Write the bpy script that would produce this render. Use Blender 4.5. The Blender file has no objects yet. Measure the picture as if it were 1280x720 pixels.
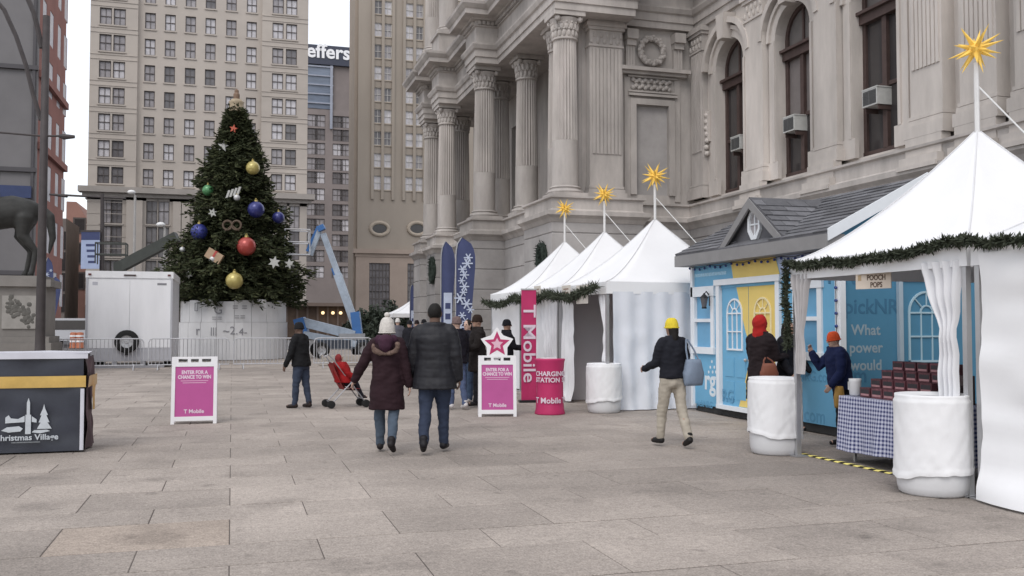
import bpy, bmesh, math, random
from mathutils import Vector, Matrix, noise
random.seed(7)
R = math.radians
sc = bpy.context.scene
COL = sc.collection
# ------------------------------------------------------------------ camera
F, CX, CY, HOR, VPX, CAMH = 1170.0, 640.0, 360.0, 405.0, 290.0, 1.6
PITCH = math.atan((HOR-CY)/F)
YAW = math.atan((CX-VPX)*math.cos(PITCH)/F)
cd = bpy.data.cameras.new('camera'); cam = bpy.data.objects.new('camera', cd); COL.objects.link(cam)
cam.location = (0, 0, CAMH); cam.rotation_euler = (math.pi/2+PITCH, 0, -YAW)
cd.sensor_width = 36; cd.lens = 36*F/1280; cd.clip_start = .1; cd.clip_end = 3000
sc.camera = cam
# ------------------------------------------------------------------ overcast sky and soft sun
SUN_EL, SUN_AZ = 50, 215
w = bpy.data.worlds.new('World'); sc.world = w; w.use_nodes = True
nt = w.node_tree; nt.nodes.clear()
sky = nt.nodes.new('ShaderNodeTexSky'); sky.sky_type = 'NISHITA'; sky.sun_disc = False
sky.sun_elevation = R(SUN_EL); sky.sun_rotation = R(SUN_AZ)
b1 = nt.nodes.new('ShaderNodeBackground'); b1.inputs[1].default_value = .05
b2 = nt.nodes.new('ShaderNodeBackground'); b2.inputs[0].default_value = (.98, .98, 1, 1); b2.inputs[1].default_value = 1.0
ad = nt.nodes.new('ShaderNodeAddShader'); ow = nt.nodes.new('ShaderNodeOutputWorld')
nt.links.new(sky.outputs[0], b1.inputs[0]); nt.links.new(b1.outputs[0], ad.inputs[0])
nt.links.new(b2.outputs[0], ad.inputs[1]); nt.links.new(ad.outputs[0], ow.inputs[0])
sl = bpy.data.lights.new('sun', 'SUN'); sl.energy = 1.3; sl.angle = R(30); sl.color = (1, .96, .91)
so = bpy.data.objects.new('sun', sl); COL.objects.link(so); so.location = (0, 0, 60)
_az = R(SUN_AZ); _el = R(SUN_EL)
_sd = Vector((math.sin(_az)*math.cos(_el), math.cos(_az)*math.cos(_el), math.sin(_el)))
so.rotation_euler = _sd.to_track_quat('Z', 'Y').to_euler()
vs = sc.view_settings; vs.view_transform = 'Standard'; vs.look = 'None'; vs.gamma = 1; vs.exposure = 0.0
vs.use_curve_mapping = False
# ------------------------------------------------------------------ pixel to place
_Fh = Vector((math.sin(YAW), math.cos(YAW), 0)); _Rt = Vector((math.cos(YAW), -math.sin(YAW), 0)); _Z = Vector((0, 0, 1))
_fw = math.cos(PITCH)*_Fh+math.sin(PITCH)*_Z; _up = -math.sin(PITCH)*_Fh+math.cos(PITCH)*_Z
_C = Vector((0, 0, CAMH))
def ray(px, py): return (px-CX)/F*_Rt-(py-CY)/F*_up+_fw
def gnd(px, py, z=0.0):
    d = ray(px, py); return _C+d*((z-CAMH)/d.z)
def atX(px, py, X): d = ray(px, py); return _C+d*(X/d.x)
def atY(px, py, Y): d = ray(px, py); return _C+d*(Y/d.y)
def dep(px, py, D): d = ray(px, py); return _C+d*(D/d.dot(_Fh))
# ------------------------------------------------------------------ materials
MATS = {}
def srgb(h):
    c = [int(h[i:i+2], 16)/255 for i in (0, 2, 4)]
    return tuple(((x+.055)/1.055)**2.4 if x > .04045 else x/12.92 for x in c)
def mat(name, col, rough=.7, var=.12, scale=3.0, bump=0.0, bscale=40.0, metal=0.0, spec=.3, emit=0, trans=0, island=0.0, stretch=None, grime=0.0):
    if name in MATS: return MATS[name]
    if isinstance(col, str): col = srgb(col)
    m = bpy.data.materials.new(name); m.use_nodes = True; n = m.node_tree; L = n.links
    bs = n.nodes['Principled BSDF']
    bs.inputs['Roughness'].default_value = rough; bs.inputs['Metallic'].default_value = metal
    bs.inputs['Specular IOR Level'].default_value = spec
    if trans: bs.inputs['Transmission Weight'].default_value = trans
    tc = n.nodes.new('ShaderNodeNewGeometry'); src = tc.outputs['Position']
    if stretch:
        mp = n.nodes.new('ShaderNodeMapping'); mp.inputs['Scale'].default_value = stretch
        L.new(src, mp.inputs[0]); src = mp.outputs[0]
    nz = n.nodes.new('ShaderNodeTexNoise'); nz.inputs['Scale'].default_value = scale; nz.inputs['Detail'].default_value = 8
    nz.inputs['Roughness'].default_value = .65
    L.new(src, nz.inputs['Vector'])
    ma = n.nodes.new('ShaderNodeMapRange'); ma.inputs[1].default_value = .3; ma.inputs[2].default_value = .7
    ma.inputs[3].default_value = 1-var; ma.inputs[4].default_value = 1+var
    L.new(nz.outputs[0], ma.inputs[0]); fac = ma.outputs[0]
    if island:
        oi = n.nodes.new('ShaderNodeObjectInfo'); ge = n.nodes.new('ShaderNodeNewGeometry')
        a = n.nodes.new('ShaderNodeMath'); a.operation = 'ADD'; L.new(oi.outputs['Random'], a.inputs[0]); L.new(ge.outputs['Random Per Island'], a.inputs[1])
        fr = n.nodes.new('ShaderNodeMath'); fr.operation = 'FRACT'; L.new(a.outputs[0], fr.inputs[0])
        mr = n.nodes.new('ShaderNodeMapRange'); mr.inputs[3].default_value = 1-island; mr.inputs[4].default_value = 1+island
        L.new(fr.outputs[0], mr.inputs[0])
        mu = n.nodes.new('ShaderNodeMath'); mu.operation = 'MULTIPLY'; L.new(fac, mu.inputs[0]); L.new(mr.outputs[0], mu.inputs[1]); fac = mu.outputs[0]
    if grime:
        n2 = n.nodes.new('ShaderNodeTexNoise'); n2.inputs['Scale'].default_value = scale*.17; n2.inputs['Detail'].default_value = 6
        L.new(src, n2.inputs['Vector'])
        m2 = n.nodes.new('ShaderNodeMapRange'); m2.inputs[1].default_value = .35; m2.inputs[2].default_value = .65
        m2.inputs[3].default_value = 1-grime; m2.inputs[4].default_value = 1+grime*.3
        L.new(n2.outputs[0], m2.inputs[0])
        mu = n.nodes.new('ShaderNodeMath'); mu.operation = 'MULTIPLY'; L.new(fac, mu.inputs[0]); L.new(m2.outputs[0], mu.inputs[1]); fac = mu.outputs[0]
    vm = n.nodes.new('ShaderNodeVectorMath'); vm.operation = 'SCALE'; vm.inputs[0].default_value = col
    L.new(fac, vm.inputs['Scale']); L.new(vm.outputs[0], bs.inputs['Base Color'])
    if emit:
        bs.inputs['Emission Color'].default_value = (*col, 1); bs.inputs['Emission Strength'].default_value = emit
    if bump:
        bn = n.nodes.new('ShaderNodeTexNoise'); bn.inputs['Scale'].default_value = bscale; bn.inputs['Detail'].default_value = 5
        L.new(src, bn.inputs['Vector'])
        bp = n.nodes.new('ShaderNodeBump'); bp.inputs['Strength'].default_value = bump; bp.inputs['Distance'].default_value = .02
        L.new(bn.outputs[0], bp.inputs['Height']); L.new(bp.outputs[0], bs.inputs['Normal'])
    MATS[name] = m; return m
def two_tone(name, c1, c2, kind, scale, rough=.8):
    """woven or printed two-colour pattern in object space: gingham or diagonal stripes"""
    m = bpy.data.materials.new(name); m.use_nodes = True; n = m.node_tree; L = n.links; bs = n.nodes['Principled BSDF']
    bs.inputs['Roughness'].default_value = rough; bs.inputs['Specular IOR Level'].default_value = .2
    tc = n.nodes.new('ShaderNodeTexCoord'); sx = n.nodes.new('ShaderNodeSeparateXYZ')
    def sq(sock):
        a = n.nodes.new('ShaderNodeMath'); a.operation = 'MULTIPLY'; a.inputs[1].default_value = scale; L.new(sock, a.inputs[0])
        b = n.nodes.new('ShaderNodeMath'); b.operation = 'FRACT'; L.new(a.outputs[0], b.inputs[0])
        c = n.nodes.new('ShaderNodeMath'); c.operation = 'GREATER_THAN'; c.inputs[1].default_value = .5; L.new(b.outputs[0], c.inputs[0]); return c.outputs[0]
    if kind == 'gingham':
        L.new(tc.outputs['UV'], sx.inputs[0])
        a = n.nodes.new('ShaderNodeMath'); L.new(sq(sx.outputs[0]), a.inputs[0]); L.new(sq(sx.outputs[1]), a.inputs[1])
        h = n.nodes.new('ShaderNodeMath'); h.operation = 'MULTIPLY'; h.inputs[1].default_value = .5; L.new(a.outputs[0], h.inputs[0]); fac = h.outputs[0]
    else:
        L.new(tc.outputs['Object'], sx.inputs[0])
        a = n.nodes.new('ShaderNodeMath'); L.new(sx.outputs[0], a.inputs[0]); L.new(sx.outputs[1], a.inputs[1]); fac = sq(a.outputs[0])
    mx = n.nodes.new('ShaderNodeMix'); mx.data_type = 'RGBA'
    mx.inputs['A'].default_value = (*srgb(c1), 1); mx.inputs['B'].default_value = (*srgb(c2), 1)
    L.new(fac, mx.inputs['Factor']); L.new(mx.outputs['Result'], bs.inputs['Base Color'])
    MATS[name] = m; return m
# ------------------------------------------------------------------ mesh building
class Fr:
    """a flat frame: u along U, v up, n outwards"""
    def __init__(s, O, U, N, V=(0, 0, 1)): s.O, s.U, s.N, s.V = Vector(O), Vector(U), Vector(N), Vector(V)
    def p(s, u, v, n=0): return s.O+s.U*u+s.V*v+s.N*n
WF = Fr((0, 0, 0), (1, 0, 0), (0, 1, 0))
class MB:
    def __init__(s): s.v, s.f = [], []
    def add(s, vs, fs):
        b = len(s.v); s.v += [Vector(p) for p in vs]; s.f += [tuple(i+b for i in f) for f in fs]; return s
    def quad(s, a, b, c, d): return s.add([a, b, c, d], [(0, 1, 2, 3)])
    def hexa(s, p): return s.add(p, [(0, 3, 2, 1), (4, 5, 6, 7), (0, 1, 5, 4), (1, 2, 6, 5), (2, 3, 7, 6), (3, 0, 4, 7)])
    def box(s, x0, x1, y0, y1, z0, z1):
        return s.hexa([(x0, y0, z0), (x1, y0, z0), (x1, y1, z0), (x0, y1, z0), (x0, y0, z1), (x1, y0, z1), (x1, y1, z1), (x0, y1, z1)])
    def fbox(s, fr, u0, u1, v0, v1, n0, n1):
        return s.hexa([fr.p(u0, v0, n1), fr.p(u1, v0, n1), fr.p(u1, v0, n0), fr.p(u0, v0, n0), fr.p(u0, v1, n1), fr.p(u1, v1, n1), fr.p(u1, v1, n0), fr.p(u0, v1, n0)])
    def fpoly(s, fr, pts, n0, n1):
        k = len(pts); P = [fr.p(u, v, n1) for u, v in pts]+[fr.p(u, v, n0) for u, v in pts]
        return s.add(P, [tuple(range(k)), tuple(range(2*k-1, k-1, -1))]+[(i, i+k, (i+1) % k+k, (i+1) % k) for i in range(k)])
    def ring_strip(s, rings, caps=True, close=True):
        k = len(rings[0]); b = len(s.v)
        for r in rings: s.v += [Vector(p) for p in r]
        for j in range(len(rings)-1):
            for i in range(k if close else k-1):
                i2 = (i+1) % k
                s.f.append((b+j*k+i, b+j*k+i2, b+(j+1)*k+i2, b+(j+1)*k+i))
        if caps:
            s.f.append(tuple(b+i for i in range(k-1, -1, -1))); s.f.append(tuple(b+(len(rings)-1)*k+i for i in range(k)))
        return s
    def tube(s, pts, r, k=8, caps=True):
        pts = [Vector(p) for p in pts]; rs = r if isinstance(r, (list, tuple)) else [r]*len(pts); rings = []; up = None
        for i, p in enumerate(pts):
            t = (pts[min(i+1, len(pts)-1)]-pts[max(i-1, 0)])
            if t.length < 1e-9: t = Vector((0, 0, 1))
            t.normalize()
            if up is None:
                up = Vector((0, 0, 1)) if abs(t.z) < .9 else Vector((0, 1, 0))
            a = t.cross(up); a.normalize(); c = a.cross(t); c.normalize(); up = c
            rings.append([p+(a*math.cos(q)+c*math.sin(q))*rs[i] for q in [2*math.pi*j/k for j in range(k)]])
        return s.ring_strip(rings, caps)
    def lathe(s, prof, k=24, c=(0, 0, 0), flute=0, nfl=0, zr=None):
        rings = []
        for r, z in prof:
            ring = []
            for j in range(k):
                q = 2*math.pi*j/k; rr = r
                if flute and zr and zr[0] <= z <= zr[1] and j % 2: rr = r-flute
                ring.append((c[0]+rr*math.cos(q), c[1]+rr*math.sin(q), c[2]+z))
            rings.append(ring)
        return s.ring_strip(rings)
    def ball(s, c, r, k=12, m=8, sc_=(1, 1, 1)):
        c = Vector(c); rings = []
        for i in range(1, m):
            a = math.pi*i/m
            rings.append([c+Vector((math.sin(a)*math.cos(2*math.pi*j/k)*sc_[0], math.sin(a)*math.sin(2*math.pi*j/k)*sc_[1], -math.cos(a)*sc_[2]))*r for j in range(k)])
        return s.ring_strip(rings)
    def build(s, name, m, parent=None, smooth=False, origin=None, uv=None):
        o = Vector(origin) if origin is not None else (root_of(parent).location if parent is not None else Vector((0, 0, 0)))
        me = bpy.data.meshes.new(name); me.from_pydata([tuple(p-o) for p in s.v], [], s.f)
        if smooth:
            me.polygons.foreach_set('use_smooth', [True]*len(me.polygons))
        if uv: 
            l = me.uv_layers.new(name='UVMap')
            for lp in me.loops: l.data[lp.index].uv = uv[lp.vertex_index]
        me.materials.append(m)
        return link(name, me, parent, o if parent is None else None)
def link(name, me, parent=None, loc=None):
    ob = bpy.data.objects.new(name, me); COL.objects.link(ob)
    if parent is not None: ob.parent = parent
    if loc is not None: ob.location = loc
    return ob
def root_of(o):
    while o.parent is not None: o = o.parent
    return o
def tag(o, label=None, cat=None, group=None, kind=None):
    if label: o['label'] = label
    if cat: o['category'] = cat
    if group: o['group'] = group
    if kind: o['kind'] = kind
    return o
def thing(name, loc, label, cat, group=None, rz=0):
    o = bpy.data.objects.new(name, None); COL.objects.link(o); o.location = loc; o.rotation_euler.z = rz; o.empty_display_size = .2
    return tag(o, label, cat, group)
def inst(name, me, parent, loc, rot=None, scale=None):
    ob = bpy.data.objects.new(name, me); COL.objects.link(ob); ob.parent = parent; ob.location = loc
    if rot is not None: ob.rotation_euler = rot
    if scale is not None: ob.scale = scale
    return ob
def copy_tree(o, parent=None):
    c = o.copy(); COL.objects.link(c); c.parent = parent
    for ch in list(o.children): copy_tree(ch, c)
    return c
def mesh_of(mb, name, m, smooth=False):
    me = bpy.data.meshes.new(name); me.from_pydata([tuple(p) for p in mb.v], [], mb.f); me.materials.append(m)
    if smooth: me.polygons.foreach_set('use_smooth', [True]*len(me.polygons))
    return me
def wall_holes(mb, fr, u0, u1, v0, v1, holes, d):
    """wall sheet with rectangular openings and their reveals; holes (a,b,c,e) = u range, v range"""
    us = sorted(set([u0, u1]+[h[0] for h in holes]+[h[1] for h in holes])); us = [u for u in us if u0 <= u <= u1]
    vv = sorted(set([v0, v1]+[h[2] for h in holes]+[h[3] for h in holes])); vv = [v for v in vv if v0 <= v <= v1]
    for i in range(len(us)-1):
        for j in range(len(vv)-1):
            cu, cv = (us[i]+us[i+1])/2, (vv[j]+vv[j+1])/2
            if any(h[0] < cu < h[1] and h[2] < cv < h[3] for h in holes): continue
            mb.quad(fr.p(us[i], vv[j]), fr.p(us[i+1], vv[j]), fr.p(us[i+1], vv[j+1]), fr.p(us[i], vv[j+1]))
    for a, b, c, e in holes:
        mb.quad(fr.p(a, c), fr.p(a, e), fr.p(a, e, -d), fr.p(a, c, -d)); mb.quad(fr.p(b, c), fr.p(b, c, -d), fr.p(b, e, -d), fr.p(b, e))
        mb.quad(fr.p(a, c), fr.p(a, c, -d), fr.p(b, c, -d), fr.p(b, c)); mb.quad(fr.p(a, e), fr.p(b, e), fr.p(b, e, -d), fr.p(a, e, -d))
def sweep(mb, prof, path):
    """moulding: profile of (outward, z) along plan points; outward is to the left of the direction of travel"""
    pts = [Vector((p[0], p[1])) for p in path]; rings = []
    for i, p in enumerate(pts):
        d0 = (p-pts[i-1]).normalized() if i else None; d1 = (pts[i+1]-p).normalized() if i < len(pts)-1 else None
        n0 = Vector((-d0.y, d0.x)) if d0 else None; n1 = Vector((-d1.y, d1.x)) if d1 else None
        if n0 is None: o = n1
        elif n1 is None: o = n0
        else: o = (n0+n1)/(1+n0.dot(n1))
        rings.append([(p.x+o.x*a, p.y+o.y*a, z) for a, z in prof])
    mb.ring_strip(rings, caps=False, close=False)
def text(name, s, size, fr, u, v, n, m, parent, align='CENTER', bold=0.0, sx=1.0, thick=.0015, shear=0.0):
    cu = bpy.data.curves.new(name, 'FONT'); cu.body = s; cu.size = size; cu.align_x = align; cu.align_y = 'CENTER'
    cu.offset = bold; cu.extrude = thick; cu.resolution_u = 3; cu.shear = shear
    t = bpy.data.objects.new('tmp', cu); COL.objects.link(t)
    dg = bpy.context.evaluated_depsgraph_get(); me = bpy.data.meshes.new_from_object(t.evaluated_get(dg))
    COL.objects.unlink(t); bpy.data.objects.remove(t)
    o = root_of(parent).location
    for vt in me.vertices:
        c = vt.co.copy(); vt.co = fr.p(u+c.x*sx, v+c.y, n+c.z)-o
    me.materials.clear(); me.materials.append(m)
    return link(name, me, parent)
def arc_pts(cx, cz, r, a0, a1, k): return [(cx+r*math.cos(R(a0+(a1-a0)*i/k)), cz+r*math.sin(R(a0+(a1-a0)*i/k))) for i in range(k+1)]
def fband(mb, fr, outer, inner, n0, n1):
    k = len(outer)
    for i in range(k-1):
        mb.hexa([fr.p(*outer[i], n1), fr.p(*outer[i+1], n1), fr.p(*inner[i+1], n1), fr.p(*inner[i], n1), fr.p(*outer[i], n0), fr.p(*outer[i+1], n0), fr.p(*inner[i+1], n0), fr.p(*inner[i], n0)])
# ================================================================== ground and paving
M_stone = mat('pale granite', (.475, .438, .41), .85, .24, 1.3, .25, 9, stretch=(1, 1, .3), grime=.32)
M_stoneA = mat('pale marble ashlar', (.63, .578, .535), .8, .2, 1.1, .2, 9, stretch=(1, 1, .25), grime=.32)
M_stoneD = mat('weathered granite base', (.385, .365, .355), .85, .18, .9, .25, 8, grime=.3)
M_pave = mat('granite paving', (.355, .31, .275), .82, .16, 1.0, .5, 30, island=.1, grime=.28)
M_bed = mat('joint sand', (.115, .10, .09), .95, .2, 6)
M_asph = mat('street asphalt', (.12, .115, .115), .9, .15, 1)
def add_speckle(m, amt=.30, sc1=70):
    n = m.node_tree; L = n.links; bs = n.nodes['Principled BSDF']; lk = bs.inputs['Base Color'].links[0]; src = lk.from_socket
    g = n.nodes.new('ShaderNodeNewGeometry'); nz = n.nodes.new('ShaderNodeTexNoise'); nz.inputs['Scale'].default_value = sc1; nz.inputs['Detail'].default_value = 2
    L.new(g.outputs['Position'], nz.inputs['Vector'])
    n2 = n.nodes.new('ShaderNodeTexNoise'); n2.inputs['Scale'].default_value = 20; n2.inputs['Detail'].default_value = 5; n2.inputs['Roughness'].default_value = .75
    L.new(g.outputs['Position'], n2.inputs['Vector'])
    a = n.nodes.new('ShaderNodeMath'); L.new(nz.outputs[0], a.inputs[0]); L.new(n2.outputs[0], a.inputs[1])
    mr = n.nodes.new('ShaderNodeMapRange'); mr.inputs[1].default_value = .75; mr.inputs[2].default_value = 1.25; mr.inputs[3].default_value = 1-amt; mr.inputs[4].default_value = 1+amt
    L.new(a.outputs[0], mr.inputs[0])
    v = n.nodes.new('ShaderNodeVectorMath'); v.operation = 'SCALE'; L.new(src, v.inputs[0]); L.new(mr.outputs[0], v.inputs['Scale']); L.new(v.outputs[0], bs.inputs['Base Color'])
add_speckle(M_pave)
def add_stains(m):
    n = m.node_tree; L = n.links; bs = n.nodes['Principled BSDF']; src = bs.inputs['Base Color'].links[0].from_socket; g = n.nodes.new('ShaderNodeNewGeometry')
    for (sc_, lo_, hi_, dk) in ((.9, .6, .68, .8), (3.2, .66, .7, .78), (9, .72, .75, .7)):
        nz = n.nodes.new('ShaderNodeTexNoise'); nz.inputs['Scale'].default_value = sc_; nz.inputs['Detail'].default_value = 4; L.new(g.outputs['Position'], nz.inputs['Vector'])
        mr = n.nodes.new('ShaderNodeMapRange'); mr.inputs[1].default_value = lo_; mr.inputs[2].default_value = hi_; mr.inputs[3].default_value = 1; mr.inputs[4].default_value = dk; L.new(nz.outputs[0], mr.inputs[0])
        v = n.nodes.new('ShaderNodeVectorMath'); v.operation = 'SCALE'; L.new(src, v.inputs[0]); L.new(mr.outputs[0], v.inputs['Scale']); src = v.outputs[0]
    L.new(src, bs.inputs['Base Color'])
add_stains(M_pave)
M_rust = mat('rust tinted granite', (.365, .305, .258), .82, .16, 1.5, .4, 30, grime=.2); add_speckle(M_rust); add_stains(M_rust)
g = MB().quad((-900, -300, -.03), (900, -300, -.03), (900, 1500, -.03), (-900, 1500, -.03)).build('ground', M_asph); tag(g, kind='structure')
plaza = MB().box(-30, 14.6, -6, 60, -.025, -.0055).build('plaza', M_bed); tag(plaza, kind='structure')
SW, RA, RB, GAP = 1.25, .92, .62, .013
def slab_mb(mb, x0, x1, y0, y1):
    c, e = .004, .003; z = random.uniform(-.0025, .0015)
    x0 += GAP*.3; x1 -= GAP*.3; y0 += GAP*.62; y1 -= GAP*.62
    B = [(x0, y0, -.02), (x1, y0, -.02), (x1, y1, -.02), (x0, y1, -.02)]; Cc = [(x0, y0, z-e), (x1, y0, z-e), (x1, y1, z-e), (x0, y1, z-e)]
    T = [(x0+c, y0+c, z), (x1-c, y0+c, z), (x1-c, y1-c, z), (x0+c, y1-c, z)]
    mb.add(B+Cc+T, [(0, 1, 5, 4), (1, 2, 6, 5), (2, 3, 7, 6), (3, 0, 4, 7), (4, 5, 9, 8), (5, 6, 10, 9), (6, 7, 11, 10), (7, 4, 8, 11), (8, 9, 10, 11)])
near, far = [], []
y = 2.55; k = 0
while y < 58:
    d = RA if k % 2 == 0 else RB
    off = 0 if k % 2 == 0 else SW/2
    for i in range(-18, 13):
        x0 = off+i*SW
        if x0 < -24 or x0+SW > 14.6: continue
        cx, cy = x0+SW/2, y+d/2; zc = cx*_Fh.x+cy*_Fh.y; uu = F*(cx*_Rt.x+cy*_Rt.y)/zc
        vis = abs(uu) < 720 and zc > 4.6
        (near if vis else far).append((zc, x0, y, d))
    y += d; k += 1
near.sort(); far += near[300:]; near = near[:300]
slab_me = {}; RUST = gnd(110, 668)
for zc, x0, y0, d in near:
    key = (d, random.randint(0, 5))
    if key not in slab_me:
        mb = MB(); slab_mb(mb, -SW/2, SW/2, -d/2, d/2); slab_me[key] = mesh_of(mb, 'paving_slab', M_pave)
    if x0 < RUST.x < x0+SW and y0 < RUST.y < y0+d:
        mb = MB(); slab_mb(mb, -SW/2, SW/2, -d/2, d/2); inst('paving_slab', mesh_of(mb, 'paving_slab', M_rust), plaza, (x0+SW/2, y0+d/2, 0))['label'] = 'rust tinted paving slab'; continue
    inst('paving_slab', slab_me[key], plaza, (x0+SW/2, y0+d/2, 0))
mb = MB()
for zc, x0, y0, d in far: slab_mb(mb, x0, x0+SW, y0, y0+d)
tag(mb.build('distant_paving', M_pave, plaza), kind='stuff')

# ================================================================== city hall
CH = (15, 20, 0)
ch = thing('city_hall', CH, 'ornate pale stone civic building with giant fluted columns and arched windows on the right', 'building')
fA = Fr((15, 0, 0), (0, -1, 0), (-1, 0, 0)); fB = Fr((0, 28.5, 0), (1, 0, 0), (0, -1, 0))
M_win = mat('dark brown window timber', (.075, .05, .045), .6, .2, 4)
M_glassD = mat('dark window glass', (.05, .045, .045), .12, .1, 2, spec=.5)
M_glassB = mat('window glass with blinds', (.33, .31, .32), .25, .25, 1.2, spec=.5)
M_glassW = mat('bright window blinds', (.55, .53, .55), .3, .2, 1.0, spec=.5)
# solid mass behind the faces
MB().box(16.2, 45, 2, 45.4, 0, 24).box(12.2, 16.2, 28.6, 45.4, 0, 24).build('core', M_stoneD, ch)
# base storey with blocks in courses
base_path = [(14.6, 2), (14.6, 28.1), (12.4, 28.1), (12.4, 27.1), (9.4, 27.1), (9.4, 29.9), (9.85, 29.9), (9.85, 33.9), (8.6, 33.9), (8.6, 35.9), (9.4, 35.9), (9.4, 40.5), (8.6, 40.5), (8.6, 42.4), (9.4, 42.4), (9.4, 44), (8.6, 44), (8.6, 45.6), (30, 45.6)]
mb = MB(); prof = [(.12, 0), (.12, .55), (0, .6)]
z = .6
while z < 4.6:
    prof += [(0, z+.02), (.03, z+.04), (.03, z+.74), (0, z+.76)]; z += .76
prof += [(0, 4.72)]
sweep(mb, prof, base_path); mb.build('base_wall', M_stoneD, ch)
mb = MB(); sweep(mb, [(0, 4.72), (.05, 4.74), (.12, 4.86), (.22, 4.95), (.22, 5.08), (.05, 5.12), (.02, 5.16), (.02, 5.46), (.1, 5.5), (.1, 5.56), (-1.6, 5.58)], base_path); mb.build('pedestal_course', M_stone, ch)
# wall with the tall arched windows
WY = [26.0, 22.55, 19.1, 12.2, 8.75, 5.3]; SILL, SPR, HW = 5.75, 9.75, .85
mb = MB(); wall_holes(mb, fA, -28.5, -2, 5.5, 20, [(-y-HW, -y+HW, SILL, SPR+HW) for y in WY], .45)
for y in WY:
    for sgn in (-1, 1):
        a = arc_pts(-y, SPR, HW, 90, 0 if sgn > 0 else 180, 8); poly = [(-y, SPR+HW)]+a[1:]+[(-y+sgn*HW, SPR+HW)]
        mb.fpoly(fA, poly if sgn < 0 else poly[::-1], -.42, -.001)
mb.build('wall', M_stoneA, ch)
for wi, y in enumerate(WY):
    c = -y
    s = MB()                                                            # moulded surround and arch
    for sgn in (-1, 1):
        s.fbox(fA, c+sgn*HW if sgn > 0 else c-HW-.34, c+HW+.34 if sgn > 0 else c-HW, SILL+.5, SPR, 0, .09)
        s.fbox(fA, c+sgn*(HW+.06)-.05, c+sgn*(HW+.06)+.05, SILL+.5, SPR, .09, .13)
        s.fbox(fA, c+sgn*(HW+.17)-.3, c+sgn*(HW+.17)+.3, SILL-.0, SILL+.5, 0, .12)
        s.fbox(fA, c+sgn*(HW+.62)-.11, c+sgn*(HW+.62)+.11, 7.6, 8.6, 0, .12)
        for q in range(7): s.ball(fA.p(c+sgn*(HW+.62)+random.uniform(-.05, .05), 7.2+q*.21, .1), .085, 8, 6)
    fband(s, fA, arc_pts(c, SPR, HW+.36, 0, 180, 14), arc_pts(c, SPR, HW, 0, 180, 14), 0, .1)
    fband(s, fA, arc_pts(c, SPR, HW+.36, 0, 180, 14), arc_pts(c, SPR, HW+.24, 0, 180, 14), .1, .17)
    fband(s, fA, arc_pts(c, SPR, HW+.62, 5, 175, 14), arc_pts(c, SPR, HW+.44, 5, 175, 14), 0, .3)
    s.fpoly(fA, [(c-.16, SPR+HW-.05), (c+.16, SPR+HW-.05), (c+.26, SPR+HW+.75), (c-.26, SPR+HW+.75)], .0, .42)
    s.build('window_surround', M_stoneA, ch)
    fr = MB(); d0, d1 = -.36, -.24
    fr.fbox(fA, c-HW, c-HW+.12, SILL, SPR, d0, d1).fbox(fA, c+HW-.12, c+HW, SILL, SPR, d0, d1).fbox(fA, c-HW, c+HW, SILL, SILL+.16, d0, d1+.02)
    fr.fbox(fA, c-.08, c+.08, SILL+.16, 9.15, d0, d1+.03).fbox(fA, c-HW, c+HW, 9.15, 9.38, d0, d1+.1).fbox(fA, c-HW, c+HW, 9.38, 9.46, d0, d1+.2)
    for sgn in (-1, 1): fr.fbox(fA, c+sgn*.42-.35, c+sgn*.42+.35, 7.42, 7.52, d0, d1-.02)
    fband(fr, fA, arc_pts(c, SPR, HW, 0, 180, 12), arc_pts(c, SPR, HW-.12, 0, 180, 12), d0, d1)
    fr.fbox(fA, c-.04, c+.04, 9.46, SPR+HW-.05, d0, d1-.02)
    wo = fr.build('window', M_win, ch)
    for sgn in (-1, 1):
        for (v0, v1) in ((SILL+.16, 7.42), (7.52, 9.15)):
            MB().fbox(fA, c+sgn*.42-.34, c+sgn*.42+.34, v0, v1, -.34, -.31).build('pane', M_glassD if (wi+sgn) % 2 or v0 < 7 else mat('grey window shade', (.17, .15, .145), .4, .15, 2), wo)
    P = [(c-HW+.1, 9.46)]+arc_pts(c, SPR, HW-.1, 180, 0, 12)+[(c+HW-.1, 9.46)]
    MB().fpoly(fA, P[::-1], -.34, -.31).build('pane', mat('fanlight glass', (.13, .12, .115), .2, .1, 2, spec=.5), wo)
def pilaster(fr, u0, u1, v0, v1, n, m, flutes=0, cap=True, name='pilaster'):
    q = MB(); q.fbox(fr, u0, u1, v0, v1, 0, n)
    e = .06
    for (a, b, x) in ((v0, v0+.28, e+.05), (v0+.28, v0+.4, e), (v0+.42, v0+.5, e*.6)): q.fbox(fr, u0-x, u1+x, a, b, 0, n+x)
    if cap:
        for (a, b, x) in ((v1-.85, v1-.78, .04), (v1-.3, v1-.2, .07), (v1-.2, v1-.08, .12), (v1-.08, v1, .08)): q.fbox(fr, u0-x, u1+x, a, b, 0, n+x)
        kk = max(3, int((u1-u0)/.2))
        for i in range(kk):
            for j in range(2): q.ball(fr.p(u0+(i+.5+.5*(j % 2)-.25)*(u1-u0)/kk, v1-.66+j*.2, n+.01), .07, 7, 5, (1, .6, 1.5))
    if flutes:
        wd = (u1-u0-.12)/flutes
        for i in range(flutes): q.fbox(fr, u0+.06+i*wd+wd*.25, u0+.06+(i+1)*wd-wd*.05, v0+1.55, v1-.9, n, n+.035)
    return q.build(name, m, ch)
for y in (20.82, 24.28): pilaster(fA, -y-.48, -y+.48, 5.75, 11.5, .26, M_stoneA)
pilaster(fA, -28.35, -27.55, 5.75, 11.5, .2, M_stone, 6)
for y in (17.05, 15.55, 14.1): pilaster(fA, -y-.5, -y+.5, 5.75, 11.5, .34, M_stoneA, 7)
mb = MB()
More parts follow.
